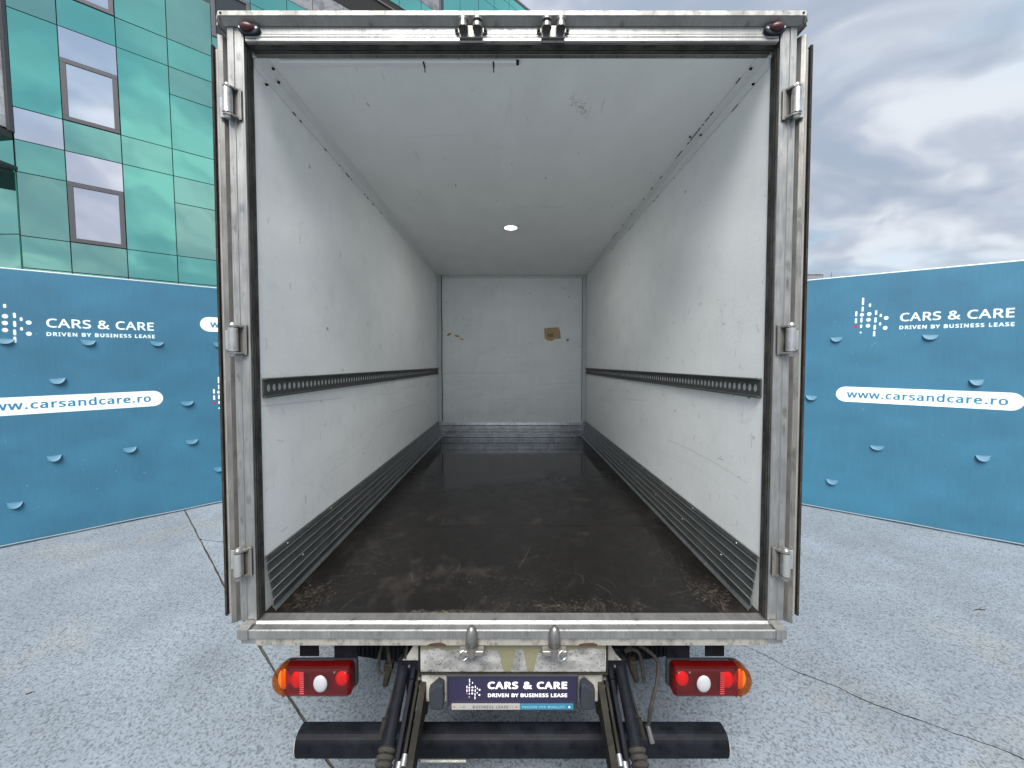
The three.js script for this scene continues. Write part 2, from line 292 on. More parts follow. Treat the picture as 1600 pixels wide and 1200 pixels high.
// ------------------------------------------------------------------ the office building: a curtain wall of tinted glass
{
  const B = thing('office_building', 'office building with green mirrored glass panels behind the left fence', 'building', -12.9955, 0, -11.5);
  B.rotation.y = THREE.MathUtils.degToRad(41.5);          // x runs along the facade, z towards the yard
  const paneBump = dataTex(256, 256, (i, j) => grey(255 * fbm(i / 64, j / 64, 901, 2, 4, 4)), false);
  const glass = [0, 1, 2, 3].map((k) => std({ color: rgb(0.28 + 0.022 * k, 0.74 - 0.035 * k, 0.60 - 0.022 * k), metalness: 1, roughness: 0.025, bumpMap: sized(paneBump, 3.1, 3.7), bumpScale: 0.005 }));
  const spandrel = std({ color: rgb(0.24, 0.66, 0.57), metalness: 1, roughness: 0.08 });
  const clear = std({ color: rgb(0.94, 0.92, 0.96), metalness: 1, roughness: 0.03 });
  const darkGlass = std({ color: rgb(0.05, 0.06, 0.065), metalness: 0.3, roughness: 0.05 });
  const cladding = std({ color: rgb(0.24, 0.25, 0.28), roughness: 0.5, metalness: 0.3, map: sized(dirtTex, 2, 2) });
  const frameM = std({ color: rgb(0.085, 0.083, 0.09), roughness: 0.5, metalness: 0.2 }), seam = std({ color: rgb(0.02, 0.035, 0.035), roughness: 0.7 });
  const gap = 0.012;
  mesh('wall', box(-0.93, 22, 0, 22.3, -9, -0.03), seam, B);
  const panel = (s0, s1, y0, y1, m, name = 'glass_panel') => {
    const a = mesh(name, new THREE.BoxGeometry(s1 - s0 - 2 * gap, y1 - y0 - 2 * gap, 0.03).translate(0, 0, -0.015), m, B);
    a.position.set((s0 + s1) / 2, (y0 + y1) / 2, 0); a.rotation.set(rr(-0.004, 0.004), rr(-0.004, 0.004), 0); return a;
  };
  const window_ = (s0, s1, y0, y1, m) => {
    const w = sub('window', B); w.position.set((s0 + s1) / 2, (y0 + y1) / 2, 0);
    const a = (s1 - s0) / 2 - 0.01, b = (y1 - y0) / 2 - 0.01, t = 0.115;
    mesh('frame', [box(-a, a, b - t, b, -0.03, 0.035, 0.006), box(-a, a, -b, -b + t, -0.03, 0.035, 0.006), box(-a, -a + t, -b + t, b - t, -0.03, 0.033, 0.006), box(a - t, a, -b + t, b - t, -0.03, 0.033, 0.006)], frameM, w);
    mesh('pane', box(-a + t - 0.004, a - t + 0.004, -b + t - 0.004, b - t + 0.004, -0.02, 0.004), m, w).rotation.set(rr(-0.005, 0.005), rr(-0.004, 0.004), 0);
  };
  const cols = [-0.92, 0, 1.18, 2.37, 3.54, 4.70, 5.88, 6.80, 8.0, 9.2, 10.48, 11.59, 12.6];
  const P = 3.48, y0 = 5.33;
  const G = () => glass[Math.floor(rnd() * 4)];
  cols.slice(0, -1).forEach((s0, c) => {
    const s1 = cols[c + 1], kind = c === 0 ? 3 : (c - 1) % 3;
    const bottom = [[0.0, 1.0], [1.0, 1.85], [1.85, 3.58], [3.58, 4.45], [4.45, 5.33]];
    if (c < 7) for (const [a, b] of bottom) if (a > 1.5) panel(s0, s1, a, b, G());
    for (let f = 0; f < 3; f++) {
      const y = y0 + f * P; if (y > 14) break;
      const top = Math.min(y + P, 14.72);
      if (kind === 0 && !(c === 4)) { if (y + 1.74 <= 14.8) { window_(s0, s1, y, y + 1.74, clear); if (y + 2.61 < 14.8) panel(s0, s1, y + 1.74, y + 2.61, clear, 'clear_panel'); if (y + 3.48 < 14.8) panel(s0, s1, y + 2.61, y + 3.48, G()); else if (y + 2.6 > 14.72) panel(s0, s1, y + 1.74, 14.72 + 0.01, G()); } }
      else if (kind === 1) { panel(s0, s1, y, Math.min(y + 2.61, 14.72), G()); if (y + 3.4 < 14.8) panel(s0, s1, y + 2.61, y + 3.48, G()); }
      else if (kind === 3) { panel(s0, s1, y, Math.min(y + 1.74, 14.72), G()); if (f === 0) { panel(s0, s1, y + 1.74, y + 2.61, G()); panel(s0, s1, y + 2.61, y + 3.48, clear, 'clear_panel'); panel(s0, s1, y + 3.48, y + 3.48 + 2.61, G()); panel(s0, s1, y + 3.48 + 2.61, y + 3.48 * 2, G()); panel(s0, s1, y + 3.48 * 2, 14.72, G()); break; } }
      else { panel(s0, s1, y, Math.min(y + 1.74, 14.72), c === 5 ? G() : G()); if (y + 2.61 < 14.8) panel(s0, s1, y + 1.74, y + 2.61, G()); if (y + 3.48 < 14.8) panel(s0, s1, y + 2.61, y + 3.48, G()); }
      if (kind === 0 && c === 4) { if (f === 2) window_(s0, s1, 12.98, 14.72, darkGlass); else { window_(s0, s1, y, y + 1.74, clear); panel(s0, s1, y + 1.74, y + 3.48, G()); if (f === 1) panel(s0, s1, 12.29, 12.98, G()); } }
    }
    // upper storeys: spandrel, grey band, deep open loggia, glass, grey band, glass
    panel(s0, s1, 14.72, 15.55, spandrel, 'spandrel_panel');
    panel(s0, s1, 15.55, 16.5, cladding, 'cladding_panel');
    panel(s0, s1, 17.9, 18.75, spandrel, 'spandrel_panel');
    panel(s0, s1, 18.75, 20.2, cladding, 'cladding_panel');
    panel(s0, s1, 20.2, 22.28, G());
  });
  mesh('loggia', [box(-0.9, 12.5, 16.52, 17.56, -0.028, -0.012)], M.hole, B);
  mesh('ceiling_edge', box(-0.9, 12.5, 17.56, 17.62, -0.028, 0.03, 0.005), std({ color: rgb(0.12, 0.10, 0.085), roughness: 0.6 }), B);
  mesh('soffit', box(-0.9, 12.5, 17.62, 17.88, -0.028, -0.008), M.hole, B);
  mesh('pier', box(12.6, 12.8, 12, 22.28, -0.03, 0.06, 0.01), std({ color: rgb(0.03, 0.04, 0.06), roughness: 0.4 }), B);
  const tall = [12.8, 13.81, 14.97, 16.04, 17.13, 18.25, 19.4, 20.6, 21.9];
  tall.slice(0, -1).forEach((s0, c) => { const s1 = tall[c + 1]; for (const [a, b] of [[14.5, 17.9], [17.9, 21.05], [21.05, 21.82], [21.82, 22.28]]) panel(s0, s1, a, b, a > 17 ? spandrel : G(), a > 17 ? 'spandrel_panel' : 'glass_panel'); });
  mesh('parapet', box(-0.93, 22, 22.28, 22.44, -9, 0.03, 0.02), frameM, B);
  panel(-2.6, -0.93, 7.08, 7.94, glass[1]); mesh('wall', box(-3.0, -0.94, 7.06, 16, -3, -0.034), seam, B);
  // white bay beside the facade and the set-back face beneath it
  const bay = sub('bay', B); bay.rotation.y = -B.rotation.y; bay.position.set(-0.94, 0, 0);
  for (const [a, b] of [[8.16, 10.6], [10.6, 13.1], [13.1, 15.6]]) mesh('bay_panel', box(-0.9, -0.02, a + 0.01, b - 0.01, 0.1, 2.6, 0.006), std({ color: rgb(0.78, 0.79, 0.82), roughness: 0.55, map: sized(dirtTex, 3, 3) }), bay);
  mesh('bay_frame', box(-0.03, 0.055, 8.1, 15.6, 0.0, 0.1, 0.006), frameM, bay);
  mesh('bay_soffit', box(-1.9, 0.02, 7.9, 8.1, 0.02, 2.7, 0.01), std({ color: rgb(0.02, 0.03, 0.03), roughness: 0.5 }), bay);
  for (const [a, b] of [[1.8, 3.6], [3.6, 5.36], [5.36, 7.1]]) for (const x of [-1.25, -2.5]) { const m = mesh('glass_panel', box(x + 0.012, x + 1.238, a + 0.012, b - 0.012, -0.03, 0), glass[2], bay); m.rotation.y = 0; }
  mesh('return_wall', box(-2.6, -0.02, 0, 7.2, -1.6, -0.032), seam, bay);
  mesh('canopy', box(-2.6, 0.05, 7.1, 7.2, -0.03, 0.35, 0.01), seam, bay);
}
// a flat roof far off, just over the right fence
{
  const F = thing('distant_building', 'low grey distant rooftop block with a thin mast above the right fence', 'building', 47.8, 0, -61);
  const c = std({ color: rgb(0.30, 0.31, 0.32), roughness: 0.8, map: sized(dirtTex, 4, 4) }), d = std({ color: rgb(0.10, 0.11, 0.12), roughness: 0.3 });
  mesh('wall', box(-14, 12, 0, 10.8, -10, 0, 0.05), c, F);
  mesh('roof_house', box(-2, 1.35, 10.8, 14.7, -6, -0.4, 0.04), std({ color: rgb(0.16, 0.17, 0.18), roughness: 0.7 }), F);
  mesh('parapet', box(-2.1, 1.45, 14.7, 14.85, -6.1, -0.3, 0.02), c, F);
  for (let k = 0; k < 7; k++) for (let y = 3; y < 10; y += 3.2) mesh('window', box(-12.5 + k * 3.4, -10.6 + k * 3.4, y, y + 1.6, 0, 0.05), d, F);
  mesh('mast', [rod(V(3.9, 10.8, -2), V(3.9, 15.4, -2), 0.06, 0.035, 8), rod(V(3.6, 14.9, -2), V(4.2, 14.9, -2), 0.025, 0.025, 6)], d, F);
}

// ------------------------------------------------------------------ the truck. Local frame: x across, y up from its road plane, z = 0 at the rear frame, -z forwards
const T = thing('box_truck', 'white box truck with open rear doors, empty cargo hold facing the viewer', 'truck', 0, 0, 0);
{
  const a = THREE.MathUtils.degToRad(-1.24); T.rotation.x = a;
  T.position.copy(V(0, -EYE, -1.58).applyAxisAngle(V(1, 0, 0), a)).add(V(0, EYE, 0));
}
const FL = 0.915, CE = 3.28, ZB = -4.04, XW = 1.08;
const both = (gs) => { gs = Array.isArray(gs) ? gs : [gs]; return gs; };
const pair = (name, gs, m, parent = T) => { gs = both(gs); return [mesh(name, gs, m, parent), mesh(name, gs.map((g) => mirror(metreUV(g))), m, parent)]; };   // left (x < 0) as given, and its mirror image

// scuffed white panels
function scuffed(w, h, mw, mh, sd, low, tint = [244, 245, 242], marks = 1) {
  return canvasTex(w, h, (c) => {
    seed = sd; const im = c.createImageData(w, h), d = im.data;
    for (let j = 0; j < h; j++) for (let i = 0; i < w; i++) {
      const k = 1 + (fbm(i / 70, j / 40, sd, 4) - 0.5) * 0.05 + (vnoise(i * 0.22, j * 0.012, sd + 3) - 0.5) * 0.010 * marks - sst(0.63, 0.8, fbm(i / 22, j / 34, sd + 7, 4)) * 0.02 * marks + (hash(i, j, sd) - 0.5) * 0.02, o = (j * w + i) * 4;
      d[o] = tint[0] * k; d[o + 1] = tint[1] * k; d[o + 2] = tint[2] * k; d[o + 3] = 255;
    }
    c.putImageData(im, 0, 0);
    const px = w / mw; c.lineCap = 'round';
    for (let k = 0; k < 330 * marks; k++) {                       // short scrapes, most of them where the load rubs
      const x = rr(0, w), y = rnd() < low ? h * (1 - Math.pow(rnd(), 1.6) * 0.62) : rr(0, h), L = rr(0.004, 0.05) * px * (rnd() < 0.1 ? 2.4 : 1), a = rnd() < 0.6 ? rr(-0.4, 0.4) + Math.PI / 2 : rr(-0.5, 0.5);
      c.strokeStyle = rnd() < 0.16 ? 'rgba(70,105,125,' + rr(0.06, 0.28) + ')' : 'rgba(60,58,56,' + rr(0.05, 0.36) + ')'; c.lineWidth = rr(0.4, 1.5);
      c.beginPath(); c.moveTo(x, y); c.quadraticCurveTo(x + Math.cos(a) * L * 0.5 + rr(-2, 2), y + Math.sin(a) * L * 0.5, x + Math.cos(a) * L, y + Math.sin(a) * L); c.stroke();
    }
    for (let k = 0; k < 16 * marks; k++) { const x = rr(0, w * 0.8), y = h * rr(0.58, 0.86), L = rr(0.2, 0.9) * px; c.strokeStyle = 'rgba(86,84,82,' + rr(0.05, 0.20) + ')'; c.lineWidth = rr(0.5, 1.4); c.beginPath(); c.moveTo(x, y); c.quadraticCurveTo(x + L / 2, y + rr(-7, 7), x + L, y + rr(-10, 10)); c.stroke(); }
    for (let k = 0; k < 26; k++) { const x = rr(0, w), y = rnd() < low ? h * (1 - rnd() * 0.5) : rr(0, h); c.fillStyle = 'rgba(70,62,54,' + rr(0.1, 0.5) + ')'; c.beginPath(); c.ellipse(x, y, rr(0.6, 2.4), rr(0.6, 3.4), rr(0, 3), 0, 7); c.fill(); }
    for (let k = 0; k < 16 * marks; k++) { const x = rr(0, w), y = rr(h * 0.2, h); for (let q = 0; q < 14; q++) { c.strokeStyle = 'rgba(110,112,112,' + rr(0.02, 0.07) + ')'; c.lineWidth = rr(0.5, 2); c.beginPath(); c.moveTo(x + rr(-14, 14), y + rr(-20, 20)); c.lineTo(x + rr(-14, 14), y + rr(-20, 20)); c.stroke(); } }
  });
}
const panelBump = dataTex(256, 256, (i, j) => grey(255 * fbm(i / 8, j / 8, 205, 3, 32, 32)), false);
const white = (t, rough = 0.40) => std({ map: t, roughness: rough, bumpMap: sized(panelBump, 0.25, 0.25), bumpScale: 0.0006 });
const wallL = sized(scuffed(1024, 640, 4.0, 2.4, 11, 0.72), 4.04, 2.4, 0, -FL), wallR = sized(scuffed(1024, 640, 4.0, 2.4, 57, 0.72), 4.04, 2.4, 0, -FL);
mesh('side_wall', box(-XW - 0.055, -XW, 0.80, CE + 0.02, ZB, -0.062), white(wallL), T);
mesh('side_wall', box(XW, XW + 0.055, 0.80, CE + 0.02, ZB, -0.062), white(wallR), T);
mesh('bulkhead', box(-XW - 0.05, XW + 0.05, 0.80, CE + 0.02, ZB - 0.06, ZB - 0.002), white(sized(scuffed(640, 640, 2.4, 2.4, 83, 0.6, [238, 241, 241]), 2.4, 2.4, 1.2, -FL), 0.34), T);
const ceilTex = scuffed(1024, 512, 4.0, 2.2, 31, 0.1, [242, 243, 240], 0.12);
const ceiling = mesh('ceiling', box(-XW - 0.05, XW + 0.05, CE, CE + 0.07, ZB, -0.062), white(sized(canvasTex(512, 1024, (c, w, h) => {
  c.drawImage(ceilTex.image, 0, 0, 1024, 512, 0, 0, w, h); seed = 5;
  for (let k = 0; k < 120; k++) { c.fillStyle = 'rgba(80,66,48,' + rr(0.05, 0.22) + ')'; const t = rr(0, 1); c.beginPath(); c.arc(0.66 * w + (t - 0.5) * 26 + rr(-7, 7), 0.905 * h - (t - 0.5) * 34 + rr(-9, 9), rr(0.4, 1.5), 0, 7); c.fill(); }
  for (let k = 0; k < 260; k++) { c.fillStyle = 'rgba(250,250,248,' + rr(0.1, 0.5) + ')'; c.beginPath(); c.arc(rr(0, w), rr(h * 0.6, h), rr(0.3, 0.9), 0, 7); c.fill(); }
}), 2.16, -4.04, 1.08, 0), 0.55), T);
// the outer skin over the roof
mesh('roof', box(-1.15, 1.15, CE + 0.071, CE + 0.086, ZB - 0.06, -0.03, 0.005), M.grp, T);

// floor boards of coated plywood, scuffed near the door, wet further in
const floorTex = canvasTex(1024, 2048, (c, w, h) => {     // bottom of the canvas = the door
  seed = 99; const im = c.createImageData(w, h), d = im.data;
  for (let j = 0; j < h; j++) for (let i = 0; i < w; i++) {
    const near = j / h, n = fbm(i / 120, j / 120, 501, 5), q = fbm(i / 30, j / 45, 505, 4), e = Math.min(i, w - i) / w, o = (j * w + i) * 4;
    const dust = sst(0.54, 0.80, n * 0.5 + q * 0.5 + 0.09 * sst(0.10, 0.02, e)) * lerp(0.25, 1, sst(0.5, 0.8, near));
    let k = 1 + (q - 0.5) * 0.30 + (hash(i, j, 3) - 0.5) * 0.16;
    d[o] = 17 * k + dust * 20; d[o + 1] = 14.5 * k + dust * 18.5; d[o + 2] = 13.5 * k + dust * 17; d[o + 3] = 255;
  }
  c.putImageData(im, 0, 0); c.lineCap = 'round';
  for (let k = 0; k < 420; k++) {                         // scrapes from pallets
    const y = h * (1 - Math.pow(rnd(), 1.7) * 0.75), x = rr(0, w), L = rr(8, 70) * (rnd() < 0.1 ? 2 : 1), a = rr(-0.6, 0.6) + (rnd() < 0.75 ? Math.PI / 2 : 0);
    c.strokeStyle = 'rgba(150,142,132,' + rr(0.03, 0.24) + ')'; c.lineWidth = rr(0.5, 2.6); c.beginPath(); c.moveTo(x, y); c.quadraticCurveTo(x + Math.cos(a) * L / 2 + rr(-8, 8), y + Math.sin(a) * L / 2, x + Math.cos(a) * L, y + Math.sin(a) * L); c.stroke();
  }
  for (const [cx, cy, n, sx, sy] of [[0.06, 0.955, 500, 60, 60], [0.36, 0.987, 700, 110, 12], [0.93, 0.95, 500, 50, 70], [0.62, 0.975, 500, 150, 24], [0.16, 0.86, 260, 70, 120], [0.9, 0.84, 260, 40, 160], [0.47, 0.93, 300, 200, 60]])
    for (let k = 0; k < n; k++) { const gx = (rnd() + rnd() + rnd() - 1.5) * sx, gy = (rnd() + rnd() + rnd() - 1.5) * sy; c.fillStyle = rnd() < 0.4 ? 'rgba(112,96,66,' + rr(0.06, 0.3) + ')' : 'rgba(125,117,106,' + rr(0.05, 0.28) + ')'; c.beginPath(); c.ellipse(cx * w + gx, cy * h + gy, rr(0.6, 4.5), rr(0.6, 2.6), rr(0, 3), 0, 7); c.fill(); }
});
const floorRough = dataTex(512, 1024, (i, j) => {          // row 0 = the door
  const z = j / 1024, x = i / 512, n = fbm(i / 70, j / 50, 521, 5), e = Math.min(x, 1 - x);
  const edge = 0.10 * sst(0.12, 0.0, e), wet = sst(0.52, 0.56, z + (n - 0.5) * 0.42 - edge * 1.6) * (1 - 0.75 * sst(0.55, 0.62, fbm(i / 40 + 9, j / 26, 531, 5) + (z > 0.7 && z < 0.78 ? 0.12 : 0) - 0.06 * sst(0.8, 0.95, z)));
  const q = fbm(i / 12, j / 16, 525, 3), satin = sst(0.36, 0.60, z + (n - 0.5) * 0.3 - edge);
  return grey(255 * lerp(lerp(0.36, 0.13, satin) + (q - 0.5) * 0.14, 0.08 + (q - 0.5) * 0.05, wet));
}, false);
const floorMat = new THREE.MeshPhysicalMaterial({ map: sized(floorTex, 2.16, -4.04, 1.08, 0), specularIntensity: 0.8, roughness: 1, roughnessMap: sized(floorRough, 2.16, -4.04, 1.08, 0), ior: 1.5 });
for (const [a, b] of [[-0.056, -0.95], [-0.95, -2.172], [-2.172, -3.394], [-3.394, ZB]]) mesh('floor_panel', box(-XW, XW, FL - 0.03, FL - (rnd() * 0.001), b + 0.0015, a - 0.0015), floorMat, T);
mesh('subfloor', box(-1.13, 1.13, 0.80, FL - 0.032, ZB - 0.05, -0.06), M.black, T);

// kick plates: ribbed aluminium along the foot of both side walls
{
  const pts = [[-XW + 0.003, 1.158], [-XW + 0.010, 1.158], [-XW + 0.014, 1.140]];
  for (let k = 0; k < 5; k++) { const y = 1.132 - k * 0.040, x = -XW + 0.012 + k * 0.006; pts.push([x, y], [x + 0.0045, y - 0.003], [x + 0.0045, y - 0.007], [x + 0.001, y - 0.010]); }
  pts.push([-1.044, 0.936], [-1.032, 0.922], [-1.032, 0.9165]);
  for (const [x, y] of pts.slice(1).reverse()) pts.push([Math.max(x - 0.0035, -XW + 0.0015), y + (y < 0.93 ? 0.002 : 0)]);
  const rivets = []; for (let k = 0; k < 9; k++) for (const [y, x] of [[1.146, -XW + 0.012], [1.04, -1.052], [0.965, -1.043]]) rivets.push(new THREE.SphereGeometry(0.004, 8, 5).translate(x, y, -0.22 - k * 0.44 - (y < 1.1 ? 0.1 : 0)));
  const [l, r] = pair('kick_plate', extrudeZ(pts, -4.02, -0.066), M.kick);
  mesh('rivets', rivets, M.galv, l).userData.kind = 'stuff'; mesh('rivets', rivets.map(mirror), M.galv, r).userData.kind = 'stuff';
  mesh('kick_plate', [extrudeX([[-4.036, 0.918], [-4.018, 0.918], [-4.018, 0.95], [-4.024, 0.956], [-4.024, 0.99], [-4.016, 1.0], [-4.016, 1.03], [-4.024, 1.04], [-4.024, 1.09], [-4.018, 1.10], [-4.020, 1.138], [-4.036, 1.138]], -1.045, 1.045)], std({ color: rgb(0.95, 0.96, 0.97), metalness: 1, roughness: 0.5, map: sized(alloyTex, 0.45, 0.45), roughnessMap: sized(alloyRough, 0.3, 0.3) }), T);
}
// lashing rails with a row of round holes
{
  const L = 3.93, s = new THREE.Shape(); s.moveTo(0, -0.036); s.lineTo(L, -0.036); s.lineTo(L, 0.036); s.lineTo(0, 0.036);
  for (let k = 0; k < 97; k++) { const h = new THREE.Path(); h.absellipse(0.035 + k * 0.04, 0, 0.0145, 0.017, 0, Math.PI * 2); s.holes.push(h); }
  const g = new THREE.ExtrudeGeometry(s, { depth: 0.007, bevelEnabled: false, curveSegments: 10 });
  g.rotateY(Math.PI / 2).translate(-XW + 0.002, 1.893, -0.075);
  const lips = [box(-XW + 0.002, -XW + 0.019, 1.927, 1.936, -4.005, -0.075, 0.003), box(-XW + 0.002, -XW + 0.019, 1.850, 1.859, -4.005, -0.075, 0.003)];
  const [l, r] = pair('lashing_rail', [g, ...lips], M.rail);
  const back = box(-XW + 0.0005, -XW + 0.0055, 1.862, 1.924, -4.0, -0.08);
  mesh('rail_back', back, M.galv, l); mesh('rail_back', mirror(back), M.galv, r);
}
// cove strips between walls and ceiling, corner strips, cable, conduit, screws
{
  const strip = extrudeZ([[-XW + 0.0015, 3.238], [-XW + 0.004, 3.238], [-XW + 0.005, 3.268], [-XW + 0.012, 3.2755], [-XW + 0.055, 3.2762], [-XW + 0.055, 3.2785], [-XW + 0.0015, 3.2785]], -4.02, -0.07);
  pair('cove_strip', strip, std({ color: rgb(0.84, 0.85, 0.83), roughness: 0.45 }));
  pair('corner_strip', [box(-XW + 0.002, -XW + 0.012, 1.14, 3.27, -4.038, -3.985, 0.003), box(-XW + 0.012, -XW + 0.052, 1.14, 3.27, -4.038, -4.028, 0.003)], std({ color: rgb(0.66, 0.68, 0.68), roughness: 0.45 }));
  mesh('cable', tube([V(-1.02, 3.27, -4.02), V(-1.024, 2.9, -4.022), V(-1.018, 2.5, -4.02), V(-1.023, 2.0, -4.022), V(-1.017, 1.55, -4.02), V(-1.021, 1.28, -4.022), V(-1.012, 1.15, -4.018)], 0.006, 50, 6), M.plastic, T);
  mesh('corner_gap', box(1.020, 1.025, 1.15, 3.26, -4.0415, -4.034), M.hole, T);
  mesh('head_strip', box(-1.02, 1.02, 3.235, 3.277, -4.038, -4.030, 0.003), std({ color: rgb(0.68, 0.70, 0.70), roughness: 0.45 }), T);
  const sc = []; for (let k = 0; k < 6; k++) sc.push(rod(V(-0.92 + k * 0.37, 3.252, -4.031), V(-0.92 + k * 0.37, 3.252, -4.0265), 0.009, 0.007, 10));
  for (const s of sc) mesh('screw', s, M.bolt, T);
  // dark sealant that has come loose in pieces along the right cove
  seed = 17; const bits = [];
  for (let k = 0; k < 34; k++) { const z = -0.12 - Math.pow(rnd(), 0.8) * 3.0, L = rr(0.008, 0.05), up = rnd() < 0.62; bits.push(up ? box(XW - 0.0595, XW - 0.0555, 3.2768, 3.2795, z - L * 0.8, z) : box(XW - 0.0025, XW - 0.0005, 3.2345, 3.2375, z - L, z)); }
  for (let k = 0; k < 14; k++) { const z = -0.12 - rnd() * 1.6, L = rr(0.006, 0.03); bits.push(box(-XW + 0.0005, -XW + 0.004, 3.233, 3.2375, z - L, z)); }
  mesh('sealant_remains', bits, M.hole, T).userData.kind = 'stuff';
  for (const [x, y, z] of [[-1.03, 3.272, -0.12], [-1.055, 3.272, -0.2], [-1.072, 3.22, -0.14], [1.03, 3.272, -0.12], [1.066, 3.236, -0.16], [1.0, 3.272, -0.62], [1.05, 3.272, -0.60]]) mesh('screw', rod(V(x, y, z), V(x, y - 0.005, z), 0.007, 0.005, 10), M.grime, T);
  const con = sub('conduit', T);
  mesh('channel', [box(-0.98, 0.018, 3.265, 3.2785, -0.100, -0.076, 0.004)], std({ color: rgb(0.80, 0.80, 0.78), roughness: 0.5 }), con);
  for (const x of [-0.372, -0.078]) mesh('cable_tie', [box(x - 0.003, x + 0.003, 3.2615, 3.2665, -0.104, -0.074), box(x - 0.002, x + 0.002, 3.243, 3.2645, -0.104, -0.1015)], M.hole, con);
  mesh('end_clip', [box(0.018, 0.030, 3.268, 3.279, -0.100, -0.078, 0.003)], M.plastic, con);
}
// round ceiling lamp, lit
{
  const lamp = sub('ceiling_lamp', T); lamp.position.set(-0.012, CE, -2.06);
  mesh('bezel', new THREE.LatheGeometry([[0.060, -0.012], [0.068, -0.013], [0.075, -0.010], [0.078, -0.002], [0.078, 0.004]].map(([a, b]) => new THREE.Vector2(a, b)), 40), std({ color: rgb(0.7, 0.71, 0.72), roughness: 0.35 }), lamp);
  const leds = [[0, 0]]; for (let k = 0; k < 6; k++) leds.push([Math.cos(k * Math.PI / 3) * 0.036, Math.sin(k * Math.PI / 3) * 0.036]);
  mesh('lamp_disc', new THREE.CylinderGeometry(0.061, 0.061, 0.008, 40).translate(0, -0.006, 0), std({ color: rgb(0.8, 0.8, 0.8), emissive: rgb(1, 1, 0.98), emissiveIntensity: 0.8, roughness: 0.3 }), lamp);
  for (const [x, z] of leds) mesh('lamp_cell', new THREE.CylinderGeometry(0.011, 0.011, 0.004, 14).translate(x, -0.011, z), std({ color: rgb(0.5, 0.5, 0.5), emissive: rgb(1, 1, 1), emissiveIntensity: 0.45, roughness: 0.2 }), lamp);
  RectAreaLightUniformsLib.init();
  const l = new THREE.RectAreaLight(new THREE.Color(1, 0.995, 0.985), 29, 0.11, 0.11); l.position.set(0, -0.02, 0); l.rotation.x = -Math.PI / 2; lamp.add(l); l.castShadow = true;
}
// torn brown tape and glue marks on the bulkhead
{
  const tape = canvasTex(128, 96, (c, w, h) => { seed = 3; c.fillStyle = '#c0a67c'; c.fillRect(0, 0, w, h); for (let k = 0; k < 500; k++) { c.fillStyle = 'rgba(' + (rnd() < 0.5 ? '70,56,38,' : '190,172,140,') + rr(0.05, 0.3) + ')'; c.fillRect(rr(0, w), rr(0, h), rr(1, 14), rr(1, 3)); } c.fillStyle = '#5e4c36'; for (let k = 0; k < 5; k++) c.fillRect(10 + k * 9, 14 + (k % 2) * 4, 5, 26); });
  const px = (u) => (u - 800) * 5.62 / 600, py = (v) => EYE + (588 - v) * 5.62 / 600 - 0.187;
  mesh('tape_patch', extrudeZ([[px(850), py(513)], [px(872), py(511.5)], [px(875), py(517)], [px(876), py(529)], [px(866), py(530)], [px(863), py(533)], [px(855), py(532)], [px(851), py(529)]], ZB - 0.0015, ZB + 0.0015), std({ map: sized(tape, 0.25, 0.19), roughness: 0.7 }), T);
  const glue = std({ color: rgb(0.95, 0.93, 0.90), map: sized(tape, 0.25, 0.19), roughness: 0.8 });
  for (const q of [[[698, 524], [702, 521], [706, 520], [705, 523], [701, 525]], [[709, 523], [716, 524], [719, 527], [713, 527]], [[719, 528], [724, 530], [723, 532], [720, 531]]]) mesh('tape_patch', extrudeZ(q.map(([u, v]) => [px(u), py(v)]), ZB - 0.0015, ZB + 0.001), glue, T);
  mesh('tape_patch', extrudeZ([[px(884), py(530)], [px(889), py(529)], [px(888), py(533)], [px(886), py(534)]], ZB - 0.0015, ZB + 0.001), M.alloyDark, T);
}

// rear frame: posts, seals, header, rain canopy, sill
pair('door_post', extrudeY([[-1.142, -0.062], [-1.142, -0.003], [-1.139, 0], [-1.115, 0], [-1.1125, -0.004], [-1.084, -0.004], [-1.081, -0.0012], [-1.0755, -0.0012], [-1.0745, -0.003], [-1.0800, -0.062]], 0.92, 3.344), M.alloy);
pair('jamb_seal', [extrudeY([[-1.0745, -0.010], [-1.0725, -0.013], [-1.0745, -0.024], [-1.0735, -0.030], [-1.0765, -0.042], [-1.0755, -0.0605], [-1.0795, -0.0605]], 0.917, 3.27)], M.seal);
mesh('header', extrudeX([[-0.06, 3.287], [-0.005, 3.287], [0, 3.291], [0, 3.302], [0.002, 3.306], [0.002, 3.311], [-0.001, 3.318], [-0.001, 3.345], [-0.06, 3.345]], -1.0675, 1.0675), M.alloy, T);
mesh('header_seal', [box(-1.066, 1.066, 3.280, 3.2868, -0.034, -0.006, 0.003), box(-1.066, 1.066, 3.278, 3.2868, -0.05, -0.037, 0.003)], M.seal, T);
mesh('header_lining', box(-1.066, 1.066, 3.2765, 3.2868, -0.0735, -0.052, 0.003), M.alloyDark, T);
